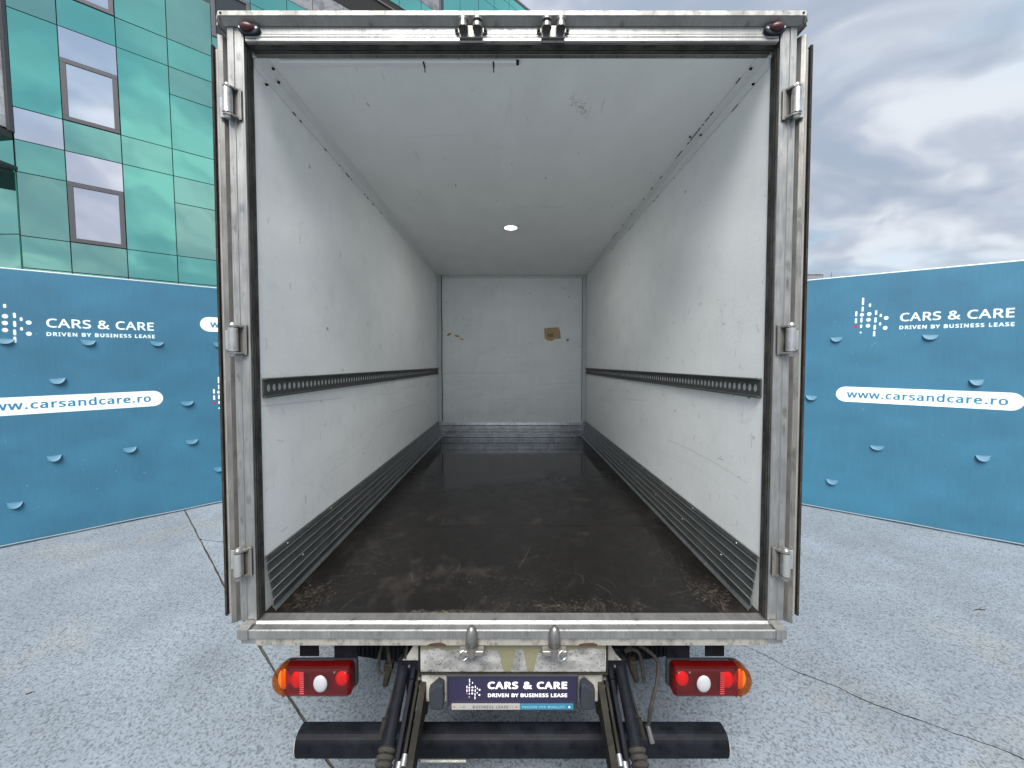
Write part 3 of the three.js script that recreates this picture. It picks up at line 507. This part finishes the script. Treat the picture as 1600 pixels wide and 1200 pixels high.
{
  const c = sub('rain_canopy', T), plan = [[-1.176, -0.12], [-1.176, 0.004], [-1.150, 0.03], [1.150, 0.03], [1.176, 0.004], [1.176, -0.12]];
  const prof = [[0.0005, 3.3465], [0.028, 3.361], [0.028, 3.378], [-0.12, 3.381], [-0.12, 3.3465]];
  mesh('canopy_plate', [extrudeX(prof, -1.15, 1.15), extrudeY([[-1.15, 0.028], [-1.174, 0.004], [-1.174, -0.12], [-1.15, -0.12]], 3.352, 3.379), extrudeY([[1.15, 0.028], [1.174, 0.004], [1.174, -0.12], [1.15, -0.12]], 3.352, 3.379)], M.alloyGrey, c);
  const lip = []; for (let k = 0; k < 5; k++) { const [ax, az] = plan[k], [bx, bz] = plan[k + 1], lo = k === 0 || k === 4 ? 3.347 : 3.3605; lip.push(beam(V(ax, (lo + 3.38) / 2, az), V(bx, (lo + 3.38) / 2, bz), 0.005, 3.38 - lo, 0.002)); }
  mesh('lip', lip, std({ color: rgb(0.40, 0.40, 0.395), metalness: 0.2, roughness: 0.5, map: sized(dirtTex, 0.35, 0.35) }), c);
  for (const x of [-1.14, 1.14]) mesh('screw', rod(V(x, 3.370, 0.031), V(x, 3.370, 0.035), 0.005, 0.004, 8), M.grime, c);
}
{
  const w = 1.112, pts = [[-0.056, 0.9], [-0.056, 0.9155], [-0.004, 0.9155], [0.0, 0.919], [0.004, 0.9155], [0.008, 0.910], [0.040, 0.909], [0.047, 0.914], [0.052, 0.911], [0.052, 0.880], [0.040, 0.878], [0.040, 0.85], [-0.056, 0.85]];
  const sill = mesh('sill', extrudeX(pts, -w, w), M.alloy, T);
  mesh('lower_plate', box(-1.052, 1.052, 0.843, 0.875, 0.005, 0.0425, 0.002), std({ color: rgb(0.34, 0.335, 0.32), metalness: 0.5, roughness: 0.6, map: sized(dirtTex, 0.4, 0.4) }), sill);
  pair('end_cap', extrudeX([[0.0, 0.9], [0.0, 0.921], [0.03, 0.922], [0.055, 0.916], [0.056, 0.878], [0.05, 0.876], [0, 0.876]], -1.118, -1.075), M.alloy, sill);
}
// rust at the sill's underside
{
  const rustTex = dataTex(128, 64, (i, j) => { const n = fbm(i / 10, j / 10, 611, 4); return [lerp(38, 82, n), lerp(24, 52, n), lerp(18, 38, n)]; });
  const rm = std({ map: sized(rustTex, 0.1, 0.05), roughness: 0.9 });
  for (const [x0, x1] of [[-0.35, -0.255], [0.27, 0.36]]) mesh('rust_patch', extrudeZ(Array.from({ length: 18 }, (_, k) => { const a = k / 18 * Math.PI * 2, r = 0.6 + 0.5 * fbm(k * 0.9, x0 * 9, 5, 2); return [(x0 + x1) / 2 + Math.cos(a) * (x1 - x0) / 2 * r, 0.842 + Math.max(0.001, 0.004 + Math.sin(a) * 0.010 * r)]; }), 0.041, 0.0440), rm, T);
}

// the two doors, swung right round and lying along the sides
for (const sgn of [1, -1]) {
  const f = (gs) => (sgn > 0 ? gs : gs.map((g) => mirror(metreUV(g))));
  const d = sub('rear_door', T);
  mesh('leaf', f([box(-1.256, -1.205, 0.90, 3.325, -1.16, -0.088, 0.004)]), M.grp, d);
  mesh('edge_profile', f([extrudeY([[-1.146, -0.080], [-1.156, -0.062], [-1.180, -0.030], [-1.194, -0.022], [-1.199, -0.026], [-1.201, -0.072], [-1.166, -0.085]], 0.892, 3.335)]), M.alloyDark, d);
  mesh('edge_cap', f([box(-1.248, -1.203, 0.898, 3.322, -0.0875, -0.078, 0.003)]), M.alloyGrey, d);
  mesh('door_seal', f([extrudeY([[-1.2475, -0.066], [-1.258, -0.068], [-1.263, -0.080], [-1.262, -0.12], [-1.2565, -0.12], [-1.2565, -0.0875], [-1.2485, -0.0872]], 0.895, 3.33)]), M.rubber, d);
  for (const y of [3.04, 2.097, 1.172]) {
    const h = sub('hinge', T), X = -1.128, Z = 0.022;
    mesh('barrel', f([rod(V(X, y - 0.047, Z), V(X, y + 0.047, Z), 0.0180, 0.0180, 24)]), M.steel, h);
    mesh('pin', f([rod(V(X, y - 0.068, Z), V(X, y - 0.058, Z), 0.010, 0.013, 14), rod(V(X, y + 0.058, Z), V(X, y + 0.068, Z), 0.013, 0.009, 14), rod(V(X, y - 0.058, Z), V(X, y + 0.058, Z), 0.009, 0.009, 12)]), M.bolt, h);
    const arm = (yy) => extrudeY([[X - 0.0175, Z - 0.004], [X - 0.010, Z + 0.014], [X + 0.004, Z + 0.0175], [X + 0.018, Z + 0.008], [X + 0.034, 0.004], [X + 0.034, 0.0005], [X + 0.006, 0.0005], [X - 0.012, Z - 0.014]], yy, yy + 0.007);
    mesh('bracket', f([arm(y + 0.0505), arm(y - 0.0575), box(X + 0.026, X + 0.042, y - 0.062, y + 0.062, 0.0008, 0.005, 0.002), box(X - 0.012, X + 0.026, y - 0.05, y + 0.05, 0.0006, 0.002)]), M.alloyDark, h);
    mesh('strap', f([box(X - 0.06, X - 0.012, y - 0.04, y + 0.04, -0.020, -0.014, 0.002), box(X - 0.018, X - 0.008, y - 0.04, y + 0.04, -0.018, Z, 0.002)]), M.steel, h);
  }
}
// marker lamps under the canopy
for (const s of [-1, 1]) {
  const m = sub('marker_lamp', T); m.position.set(s * 1.045, 3.3285, 0.0); m.rotation.z = s * 0.05;
  const oval = (a, b, z0, z1, bv) => extrudeZ(Array.from({ length: 28 }, (_, k) => { const t = k / 28 * Math.PI * 2, c = Math.cos(t), n = Math.sin(t); return [a * Math.sign(c) * Math.pow(Math.abs(c), 0.8), b * n]; }), z0, z1, bv);
  mesh('base', oval(0.042, 0.024, 0.0, 0.016, 0.005), M.plastic, m);
  mesh('lens', new THREE.SphereGeometry(1, 24, 14).scale(0.028, 0.016, 0.018).translate(-s * -0.004, 0.001, 0.016), new THREE.MeshPhysicalMaterial({ color: rgb(0.060, 0.008, 0.012), roughness: 0.5, clearcoat: 0.15, clearcoatRoughness: 0.15 }), m);
  for (const x of [-0.033, 0.033]) mesh('screw', rod(V(x, 0, 0.014), V(x, 0, 0.0185), 0.005, 0.004, 10), M.bolt, m);
}
// lock keepers on the header and on the sill
for (const s of [-1, 1]) {
  const k = sub('lock_keeper', T); k.position.set(s * 0.163, 3.3245, 0.003); k.scale.setScalar(1.38);
  mesh('base_plate', [extrudeZ(Array.from({ length: 32 }, (_, i) => { const a = i / 32 * Math.PI * 2; return [Math.cos(a) * 0.047, Math.sin(a) * 0.0105 - 0.002]; }), -0.002, 0.006, 0.001), box(-0.034, 0.034, -0.024, 0.012, -0.003, 0.008, 0.003)], M.alloyDark, k);
  for (const x of [-0.020, 0.020]) {
    const tall = (x < 0) === (s > 0);
    mesh('roller', [rod(V(x, -0.0135, 0.026), V(x, -0.003, 0.026), 0.0135, 0.0135, 20), rod(V(x, -0.012, 0.026), V(x, 0.014, 0.026), tall ? 0.0042 : 0.011, tall ? 0.0042 : 0.011, 14), rod(V(x, 0.008, 0.024), V(x, 0.015, 0.024), 0.0135, 0.0125, 20), box(x - 0.012, x + 0.012, -0.012, -0.003, 0.002, 0.026, 0.002)], M.keeper, k);
  }
  for (const x of [-0.041, 0.041]) mesh('bolt', rod(V(x, -0.002, 0.005), V(x, -0.002, 0.010), 0.005, 0.0045, 6), M.grime, k);
  const b = sub('sill_keeper', T); b.position.set(s * 0.168 + 0.004, 0.872, 0.058); b.scale.setScalar(1.42);
  mesh('tongue', new THREE.LatheGeometry([[0, 0.046], [0.006, 0.045], [0.012, 0.039], [0.016, 0.026], [0.0175, 0.01], [0.0175, -0.012], [0, -0.012]].map(([a, c]) => new THREE.Vector2(a, c)), 22), M.keeper, b);
  mesh('foot_plate', [box(-0.036, 0.036, -0.036, -0.020, -0.012, 0.012, 0.004), rod(V(0, -0.038, 0.002), V(0, -0.012, 0.004), 0.013, 0.0165, 16)], M.alloyDark, b);
  mesh('ring', new THREE.TorusGeometry(0.014, 0.0026, 8, 20).rotateY(0.4).translate(-s * -0.022, -0.033, 0.01), M.steel, b);
}

// ------------------------------------------------------------------ under the sill: lift beam, number plate, tail lamps, underrun bar, lift arms
{
  const drip = canvasTex(1024, 160, (c, w, h) => {
    seed = 44; const im = c.createImageData(w, h), d = im.data;
    for (let j = 0; j < h; j++) for (let i = 0; i < w; i++) { const n = fbm(i / 60, j / 40, 701, 5), q = fbm(i / 8, j / 8, 705, 3), v = 128 + (n - 0.5) * 80 - sst(0.6, 0.8, q) * 46, o = (j * w + i) * 4; d[o] = v; d[o + 1] = v * 0.995; d[o + 2] = v * 0.975; d[o + 3] = 255; }
    c.putImageData(im, 0, 0);
    c.fillStyle = 'rgba(104,100,74,0.85)'; c.beginPath(); c.moveTo(0, 0); c.lineTo(0, 14);
    for (let x = 0; x <= w; x += 8) { const u = x / w; let y = 14 + 26 * fbm(x / 50, 0, 711, 3); for (const [cx, dp, sp] of [[0.33, 40, 0.03], [0.475, 150, 0.040], [0.60, 150, 0.034], [0.655, 40, 0.05], [0.70, 20, 0.03]]) y = Math.max(y, 10 + dp * Math.exp(-Math.pow((u - cx) / sp, 4))); c.lineTo(x, y); }
    c.lineTo(w, 0); c.fill();
    for (let k = 0; k < 260; k++) { c.fillStyle = 'rgba(70,66,52,' + rr(0.05, 0.3) + ')'; c.beginPath(); c.ellipse(rr(0, w), rr(0, h), rr(0.6, 4), rr(0.6, 3), 0, 0, 7); c.fill(); }
  });
  const paint = std({ map: sized(drip, 0.78, 0.12, 0.39, -0.705), roughness: 0.55 }), paint2 = std({ color: rgb(0.36, 0.36, 0.345), map: sized(dirtTex, 0.5, 0.5), roughness: 0.6 });
  const lift = sub('lift_beam', T);
  mesh('beam_face', [box(-0.385, 0.395, 0.706, 0.822, -0.1, 0.012, 0.004)], paint, lift);
  mesh('lower_panel', [box(-0.385, 0.385, 0.566, 0.7, -0.03, 0.004, 0.012)], paint2, lift);
  mesh('edge_flange', [box(-0.392, -0.386, 0.70, 0.838, -0.1, 0.018, 0.002), box(0.396, 0.402, 0.70, 0.838, -0.1, 0.018, 0.002), box(-0.392, 0.402, 0.701, 0.7055, -0.1, 0.02, 0.001)], M.grime, lift);
  pair('gusset', extrudeZ([[-0.394, 0.838], [-0.394, 0.715], [-0.475, 0.715], [-0.452, 0.738], [-0.42, 0.79]], -0.05, -0.042), paint2, lift);
  // number plate
  const pl = canvasTex(1024, 256, (c, w, h) => {
    c.fillStyle = '#262138'; c.fillRect(0, 0, w, h); mark(c, 138, 14, 118, 205, '#f4f4f6', '#a03050');
    words(c, 'CARS & CARE', 312, 112, 640, 62, '#f6f6f8', 1.1, 0.045); words(c, 'DRIVEN BY BUSINESS LEASE', 312, 196, 640, 32, '#f6f6f8', 1.08, 0.03);
  });
  const st = canvasTex(1024, 40, (c, w, h) => {
    c.fillStyle = '#8f8d88'; c.fillRect(0, 0, w * 0.56, h); c.fillStyle = '#2f667c'; c.fillRect(w * 0.56, 0, w, h);
    [['#a34238', 22], ['#b08a4a', 50], ['#4a8f9a', 78], ['#55555a', 104], ['#8a8a8a', 128]].forEach(([k, x]) => { c.fillStyle = k; c.beginPath(); c.arc(x, h / 2, 7, 0, 7); c.fill(); });
    words(c, 'BUSINESS LEASE', 176, 31, 300, 22, '#3c3a3a', 1.0, 0.03); c.fillStyle = '#555'; c.fillRect(492, 8, 3, 24); c.fillRect(510, 8, 3, 24); c.fillStyle = '#b03a3a'; c.beginPath(); c.arc(545, h / 2, 8, 0, 7); c.fill();
    words(c, 'PASSION FOR MOBILITY', 592, 28, 360, 17, '#7fa9b8', 1.0, 0.02); c.fillStyle = '#cfe9f2'; c.beginPath(); c.arc(990, h / 2, 8, 0, 7); c.fill();
  });
  const plate = sub('number_plate', T); plate.position.set(0.002, 0.632, 0.02); plate.scale.x = 0.955;
  mesh('plate_frame', [box(-0.288, 0.288, -0.066, 0.073, -0.02, 0.0, 0.006), box(-0.288, 0.288, 0.062, 0.073, -0.01, 0.007, 0.003), box(-0.288, -0.280, -0.066, 0.0615, -0.01, 0.006, 0.003), box(0.280, 0.288, -0.066, 0.0615, -0.01, 0.006, 0.003)], M.plastic, plate);
  mesh('plate_face', new THREE.PlaneGeometry(0.558, 0.11).translate(0, 0.006, 0.0025), new THREE.MeshPhysicalMaterial({ map: pl, roughness: 0.35 }), plate, true);
  mesh('frame_strip', (() => { const g = new THREE.BoxGeometry(0.53, 0.0215, 0.006), p = g.attributes.position, uv = g.attributes.uv; for (let i = 0; i < p.count; i++) uv.setXY(i, p.getX(i) / 0.53 + 0.5, p.getY(i) / 0.0215 + 0.5); return g.translate(0, -0.060, 0.007); })(), std({ map: st, roughness: 0.4 }), plate, true);
  // plate lamps left and right
  const pls = [extrudeZ([[-0.343, 0.59], [-0.343, 0.652], [-0.306, 0.684], [-0.284, 0.672], [-0.282, 0.60], [-0.286, 0.570], [-0.335, 0.570]], 0.004, 0.045, 0.008)];
  pair('plate_lamp', pls, M.plastic);
  // drain stubs under the panel
  pair('drain_stub', [rod(V(-0.372, 0.50, -0.02), V(-0.366, 0.565, -0.02), 0.010, 0.012, 10)], M.grime);

  // hangers and tail lamps
  pair('lamp_hanger', [box(-0.921, -0.838, 0.73, 0.842, -0.05, -0.044, 0.002)], M.black);
  pair('lamp_hanger', [box(-0.772, -0.672, 0.64, 0.842, -0.055, -0.046, 0.002)], M.black);
  for (const s of [1, -1]) {
    const f = (g) => (s > 0 ? g : mirror(metreUV(g)));
    const tl = sub('tail_lamp', T);
    const outl = (x0, x1, y0, y1, rl, rrr, n = 7) => {     // rounded outline with its own radius left and right
      const p = []; const arc = (cx, cy, r, a0) => { for (let k = 0; k <= n; k++) { const a = a0 + (k / n) * Math.PI / 2; p.push([cx + r * Math.cos(a), cy + r * Math.sin(a)]); } };
      arc(x1 - rrr, y1 - rrr, rrr, 0); arc(x0 + rl, y1 - rl, rl, Math.PI / 2); arc(x0 + rl, y0 + rl, rl, Math.PI); arc(x1 - rrr, y0 + rrr, rrr, 1.5 * Math.PI); return p;
    };
    const cover = (r, g, b) => new THREE.MeshPhysicalMaterial({ color: rgb(r, g, b), roughness: 0.31, transmission: 1, thickness: 0, clearcoat: 1, clearcoatRoughness: 0.05, ior: 1.5 });
    const chrome = std({ color: rgb(0.9, 0.9, 0.9), roughness: 0.55, metalness: 0.2 }), bezel = std({ color: rgb(0.10, 0.10, 0.10), roughness: 0.5 });
    mesh('housing', [f(extrudeZ(outl(-1.000, -0.668, 0.604, 0.722, 0.05, 0.012), -0.052, -0.034, 0.004))], M.plastic, tl);
    mesh('bezel', f(extrudeZ(outl(-0.995, -0.685, 0.61, 0.722, 0.045, 0.01), -0.036, -0.010, 0.002)), bezel, tl);
    mesh('amber_cover', f(extrudeZ(outl(-1.007, -0.948, 0.603, 0.730, 0.056, 0.002), -0.036, 0.022, 0.014)), cover(0.85, 0.40, 0.012), tl);
    mesh('red_cover', f(extrudeZ(outl(-0.9475, -0.676, 0.603, 0.730, 0.002, 0.016), -0.036, 0.022, 0.014)), cover(0.72, 0.008, 0.016), tl);
    const dish = (x, y, a, b, name) => mesh(name, f(new THREE.SphereGeometry(1, 28, 12, 0, Math.PI * 2, 0, Math.PI / 2).rotateX(Math.PI / 2).scale(a, b, 0.012).translate(x, y, -0.009)), chrome, tl);
    dish(-0.968, 0.660, 0.026, 0.044, 'indicator_reflector'); dish(-0.915, 0.656, 0.026, 0.036, 'brake_reflector'); dish(-0.722, 0.662, 0.028, 0.032, 'fog_reflector');
    const ribs = []; for (let k = 0; k < 11; k++) ribs.push(f(rod(V(-0.886, 0.622 + k * 0.0088, 0.0205), V(-0.868, 0.622 + k * 0.0088, 0.0205), 0.0036, 0.0036, 8)));
    mesh('reflector', ribs, new THREE.MeshPhysicalMaterial({ color: rgb(0.30, 0.004, 0.008), roughness: 0.3, clearcoat: 0.5 }), tl);
    mesh('reversing_lens', f(new THREE.SphereGeometry(1, 28, 14).scale(0.0295, 0.037, 0.012).translate(-0.800, 0.664, 0.020)), new THREE.MeshPhysicalMaterial({ color: rgb(0.34, 0.34, 0.35), roughness: 0.3, clearcoat: 0.7, clearcoatRoughness: 0.1 }), tl);
    for (const x of [-0.74, -0.694]) mesh('screw', f(rod(V(x, 0.714, 0.02), V(x, 0.714, 0.0245), 0.004, 0.003, 8)), M.bolt, tl);
  }
  // underrun bar: a black tube with pale ends
  const bar = mesh('underrun_bar', [(() => { const n = 28, p = []; for (let k = 0; k < n; k++) { const a = k / n * Math.PI * 2, c = Math.cos(a), s = Math.sin(a); p.push([-0.025 + 0.05 * Math.sign(c) * Math.pow(Math.abs(c), 0.75), 0.376 + 0.057 * Math.sign(s) * Math.pow(Math.abs(s), 0.75)]); } return extrudeX(p, -0.912, 0.912); })()], M.black, T);
  pair('end_cap', [rod(V(-0.916, 0.376, -0.025), V(-0.9125, 0.376, -0.025), 0.050, 0.052, 24)], std({ color: rgb(0.34, 0.34, 0.33), roughness: 0.6 }), bar);
  pair('bar_bracket', box(-0.47, -0.45, 0.36, 0.83, -0.16, -0.078, 0.003), M.black);
  mesh('sticker', box(-0.385, -0.195, 0.3195, 0.326, 0.012, 0.0165), std({ color: rgb(0.5, 0.5, 0.48), roughness: 0.6, map: sized(dirtTex, 0.05, 0.05) }), bar);

  // lift arms come down towards the viewer: cylinder with bellows, two bars, a flat arm
  const arm = sub('lift_arm', T), armR = sub('lift_arm', T);
  const E_ = (name, gs, m) => { mesh(name, gs, m, arm); mesh(name, gs.map((g) => mirror(metreUV(g))), m, armR); };
  const at = (x, z, dy = 0) => V(x, 0.66 - 0.50 * (z + 0.1) + dy, z);
  E_('cylinder', [rod(at(-0.478, -0.10, 0.02), at(-0.472, 0.16, 0.02), 0.025, 0.025, 20), rod(at(-0.472, 0.15, 0.02), at(-0.472, 0.175, 0.02), 0.029, 0.029, 20)], M.black);
  const bell = []; for (let k = 0; k < 16; k++) bell.push(rod(at(-0.472, 0.17 + k * 0.018, 0.02), at(-0.472, 0.179 + k * 0.018, 0.02), 0.026, 0.034, 20), rod(at(-0.472, 0.179 + k * 0.018, 0.02), at(-0.472, 0.188 + k * 0.018, 0.02), 0.034, 0.026, 20));
  E_('bellows', bell, M.rubber);
  E_('push_rod', [beam(at(-0.432, -0.10, 0.01), at(-0.420, 0.55, 0.01), 0.018, 0.03), rod(at(-0.432, -0.09, 0.028), at(-0.428, -0.02, 0.028), 0.011, 0.011, 12)], M.black);
  E_('side_bar', [beam(at(-0.402, -0.09, 0.02), at(-0.396, 0.55, 0.02), 0.012, 0.036)], M.grime);
  E_('flat_arm', [extrudeX([[-0.12, 0.70], [-0.06, 0.70], [0.08, 0.61], [0.55, 0.36], [0.58, 0.30], [0.55, 0.28], [0.06, 0.52], [-0.02, 0.54], [-0.12, 0.62]], -0.386, -0.362)], M.grime);
  E_('pivot', [rod(V(-0.50, 0.672, -0.1), V(-0.35, 0.672, -0.1), 0.03, 0.03, 20), box(-0.475, -0.405, 0.64, 0.75, -0.14, -0.06, 0.006), box(-0.50, -0.395, 0.66, 0.712, -0.06, -0.052, 0.004)], M.black);
  E_('pin', [rod(at(-0.414, 0.215, 0.03), at(-0.414, 0.245, 0.03), 0.012, 0.012, 12), rod(at(-0.396, 0.205, 0.045), at(-0.396, 0.235, 0.045), 0.010, 0.010, 12), rod(V(-0.447, 0.685, -0.05), V(-0.447, 0.685, -0.044), 0.005, 0.005, 8), rod(V(-0.40, 0.645, -0.05), V(-0.40, 0.645, -0.035), 0.010, 0.010, 8), rod(V(-0.392, 0.63, -0.008), V(-0.392, 0.63, -0.002), 0.006, 0.006, 8), rod(V(-0.392, 0.665, -0.008), V(-0.392, 0.665, -0.002), 0.006, 0.006, 8)], M.bolt);
  E_('foot_lug', [box(-0.50, -0.35, 0.02, 0.36, 0.53, 0.56, 0.006), box(-0.52, -0.33, 0.0, 0.03, 0.45, 0.70, 0.006)], M.grime);
  E_('linkage', [beam(V(-0.50, 0.64, -0.07), V(-0.535, 0.50, 0.02), 0.008, 0.008, 0.002), rod(V(-0.533, 0.51, 0.015), V(-0.545, 0.452, 0.045), 0.011, 0.010, 10)], M.grime);

  // hoses and cables
  const hose = (pts, r = 0.008, m = M.rubber) => mesh('hose', tube(pts.map((p) => V(...p)), r, 40, 8), m, T);
  hose([[-0.56, 0.84, -0.12], [-0.575, 0.76, -0.10], [-0.59, 0.70, -0.09], [-0.592, 0.64, -0.08], [-0.578, 0.62, -0.08]]);
  hose([[-0.535, 0.84, -0.12], [-0.555, 0.77, -0.10], [-0.55, 0.71, -0.09], [-0.54, 0.66, -0.08]], 0.009);
  hose([[-0.46, 0.83, -0.06], [-0.455, 0.78, -0.05], [-0.462, 0.72, -0.045]], 0.006);
  mesh('connector', [rod(V(-0.542, 0.665, -0.08), V(-0.56, 0.58, -0.07), 0.017, 0.013, 12), box(-0.566, -0.528, 0.64, 0.675, -0.10, -0.065, 0.006)], M.grime, T);
  hose([[0.50, 0.80, -0.10], [0.535, 0.76, -0.09], [0.50, 0.72, -0.085], [0.53, 0.735, -0.08], [0.56, 0.72, -0.08], [0.575, 0.66, -0.07], [0.580, 0.60, -0.06]], 0.008);
  hose([[0.49, 0.81, -0.10], [0.545, 0.765, -0.08], [0.60, 0.74, -0.06], [0.635, 0.70, -0.05], [0.625, 0.63, -0.03], [0.588, 0.54, 0.0], [0.575, 0.47, 0.01]], 0.008);
  mesh('connector', [rod(V(0.572, 0.475, 0.008), V(0.585, 0.42, 0.03), 0.010, 0.012, 12)], M.keeper, T);
  mesh('connector', [rod(V(0.525, 0.685, -0.08), V(0.55, 0.60, -0.07), 0.019, 0.013, 12), box(0.518, 0.55, 0.65, 0.69, -0.10, -0.06, 0.006)], M.grime, T);

  // ribbed mudguards, chassis, axle, wheels
  const mg = []; for (let k = 0; k < 15; k++) mg.push(box(-0.80 + k * 0.022, -0.788 + k * 0.022, 0.525 - k * 0.003, 0.86, -0.318, -0.31, 0.002));
  pair('mudguard', [extrudeZ([[-0.81, 0.86], [-0.81, 0.522], [-0.70, 0.504], [-0.48, 0.47], [-0.48, 0.86]], -0.335, -0.318), ...mg, box(-0.80, -0.48, 0.80, 0.815, -1.9, -0.335)], M.black);
  pair('chassis_rail', box(-0.46, -0.40, 0.56, 0.78, -5.4, -0.105, 0.006), M.black);
  mesh('cross_member', [box(-0.40, 0.40, 0.6, 0.74, -0.5, -0.44), box(-0.40, 0.40, 0.6, 0.74, -2.6, -2.54), rod(V(-0.95, 0.38, -1.25), V(0.95, 0.38, -1.25), 0.06), new THREE.SphereGeometry(0.16, 16, 12).translate(0, 0.38, -1.25)], M.black, T);
  const tyre = new THREE.LatheGeometry([[0.21, -0.10], [0.30, -0.105], [0.34, -0.09], [0.352, -0.06], [0.352, 0.06], [0.34, 0.09], [0.30, 0.105], [0.21, 0.10]].map(([a, b]) => new THREE.Vector2(a, b)), 36).rotateZ(Math.PI / 2);
  const rim = new THREE.LatheGeometry([[0.0, 0.05], [0.06, 0.05], [0.08, 0.02], [0.17, 0.02], [0.2, 0.085], [0.212, 0.098], [0.212, -0.098], [0.18, -0.09], [0, -0.09]].map(([a, b]) => new THREE.Vector2(a, b)), 30).rotateZ(Math.PI / 2);
  for (const [x, z, up] of [[-0.86, -1.25, 0.361], [0.86, -1.25, 0.361], [-0.84, -4.55, 0.437], [0.84, -4.55, 0.437]]) { const w = sub('wheel', T); w.position.set(x, up + 0.01, z); mesh('tyre', tyre, M.rubber, w); mesh('rim', rim, M.galv, w); }
  { const w = sub('spare_wheel', T); w.position.set(0, 0.55, -0.62); w.rotation.z = Math.PI / 2; mesh('tyre', tyre, M.rubber, w); mesh('rim', rim, M.galv, w); }
  // cab in front of the box
  const cab = sub('cab', T), cw = std({ color: rgb(0.75, 0.76, 0.76), roughness: 0.3 });
  mesh('cab_body', extrudeX([[-4.18, 0.55], [-4.18, 2.35], [-4.9, 2.4], [-5.35, 2.25], [-5.72, 1.45], [-5.78, 0.6], [-5.70, 0.5]], -0.93, 0.93), cw, cab);
  mesh('windscreen', box(-0.82, 0.82, -0.40, 0.40, -0.01, 0.012, 0.004).rotateX(0.42).rotateY(Math.PI).translate(0, 1.85, -5.545), M.plastic, cab);
  pair('side_window', box(-0.942, -0.928, 1.5, 2.15, -5.2, -4.5, 0.004), M.plastic, cab);
}

// litter on the slabs
{
  const l = thing('leaf', 'small dark curled leaf lying on the grey ground left of the truck', 'leaf', -2.859, 0.0, -2.165);
  const g = new THREE.SphereGeometry(1, 14, 8).scale(0.014, 0.0022, 0.0065), p = g.attributes.position; for (let i = 0; i < p.count; i++) p.setY(i, p.getY(i) + 0.0025 + p.getX(i) * p.getX(i) * 22); g.computeVertexNormals();
  const lm = std({ color: rgb(0.03, 0.024, 0.018), roughness: 0.8 });
  mesh('blade', g, lm, l); mesh('stem', rod(V(0.013, 0.006, 0), V(0.024, 0.001, 0.002), 0.0008, 0.0006, 6), lm, l); l.rotation.y = 0.6;
  const t = thing('twig', 'thin dark twig lying on the grey ground right of the truck', 'twig', 3.679, 0.0, -2.914);
  mesh('stick', tube([V(-0.04, 0.004, 0.004), V(-0.01, 0.0045, -0.002), V(0.02, 0.0055, 0.003), V(0.045, 0.004, 0)], 0.0032, 16, 6), lm, t); mesh('side_shoot', rod(V(0.005, 0.005, 0), V(0.02, 0.008, -0.016), 0.0022, 0.0012, 6), lm, t);
}

camera.updateProjectionMatrix();
renderer.render(scene, camera);
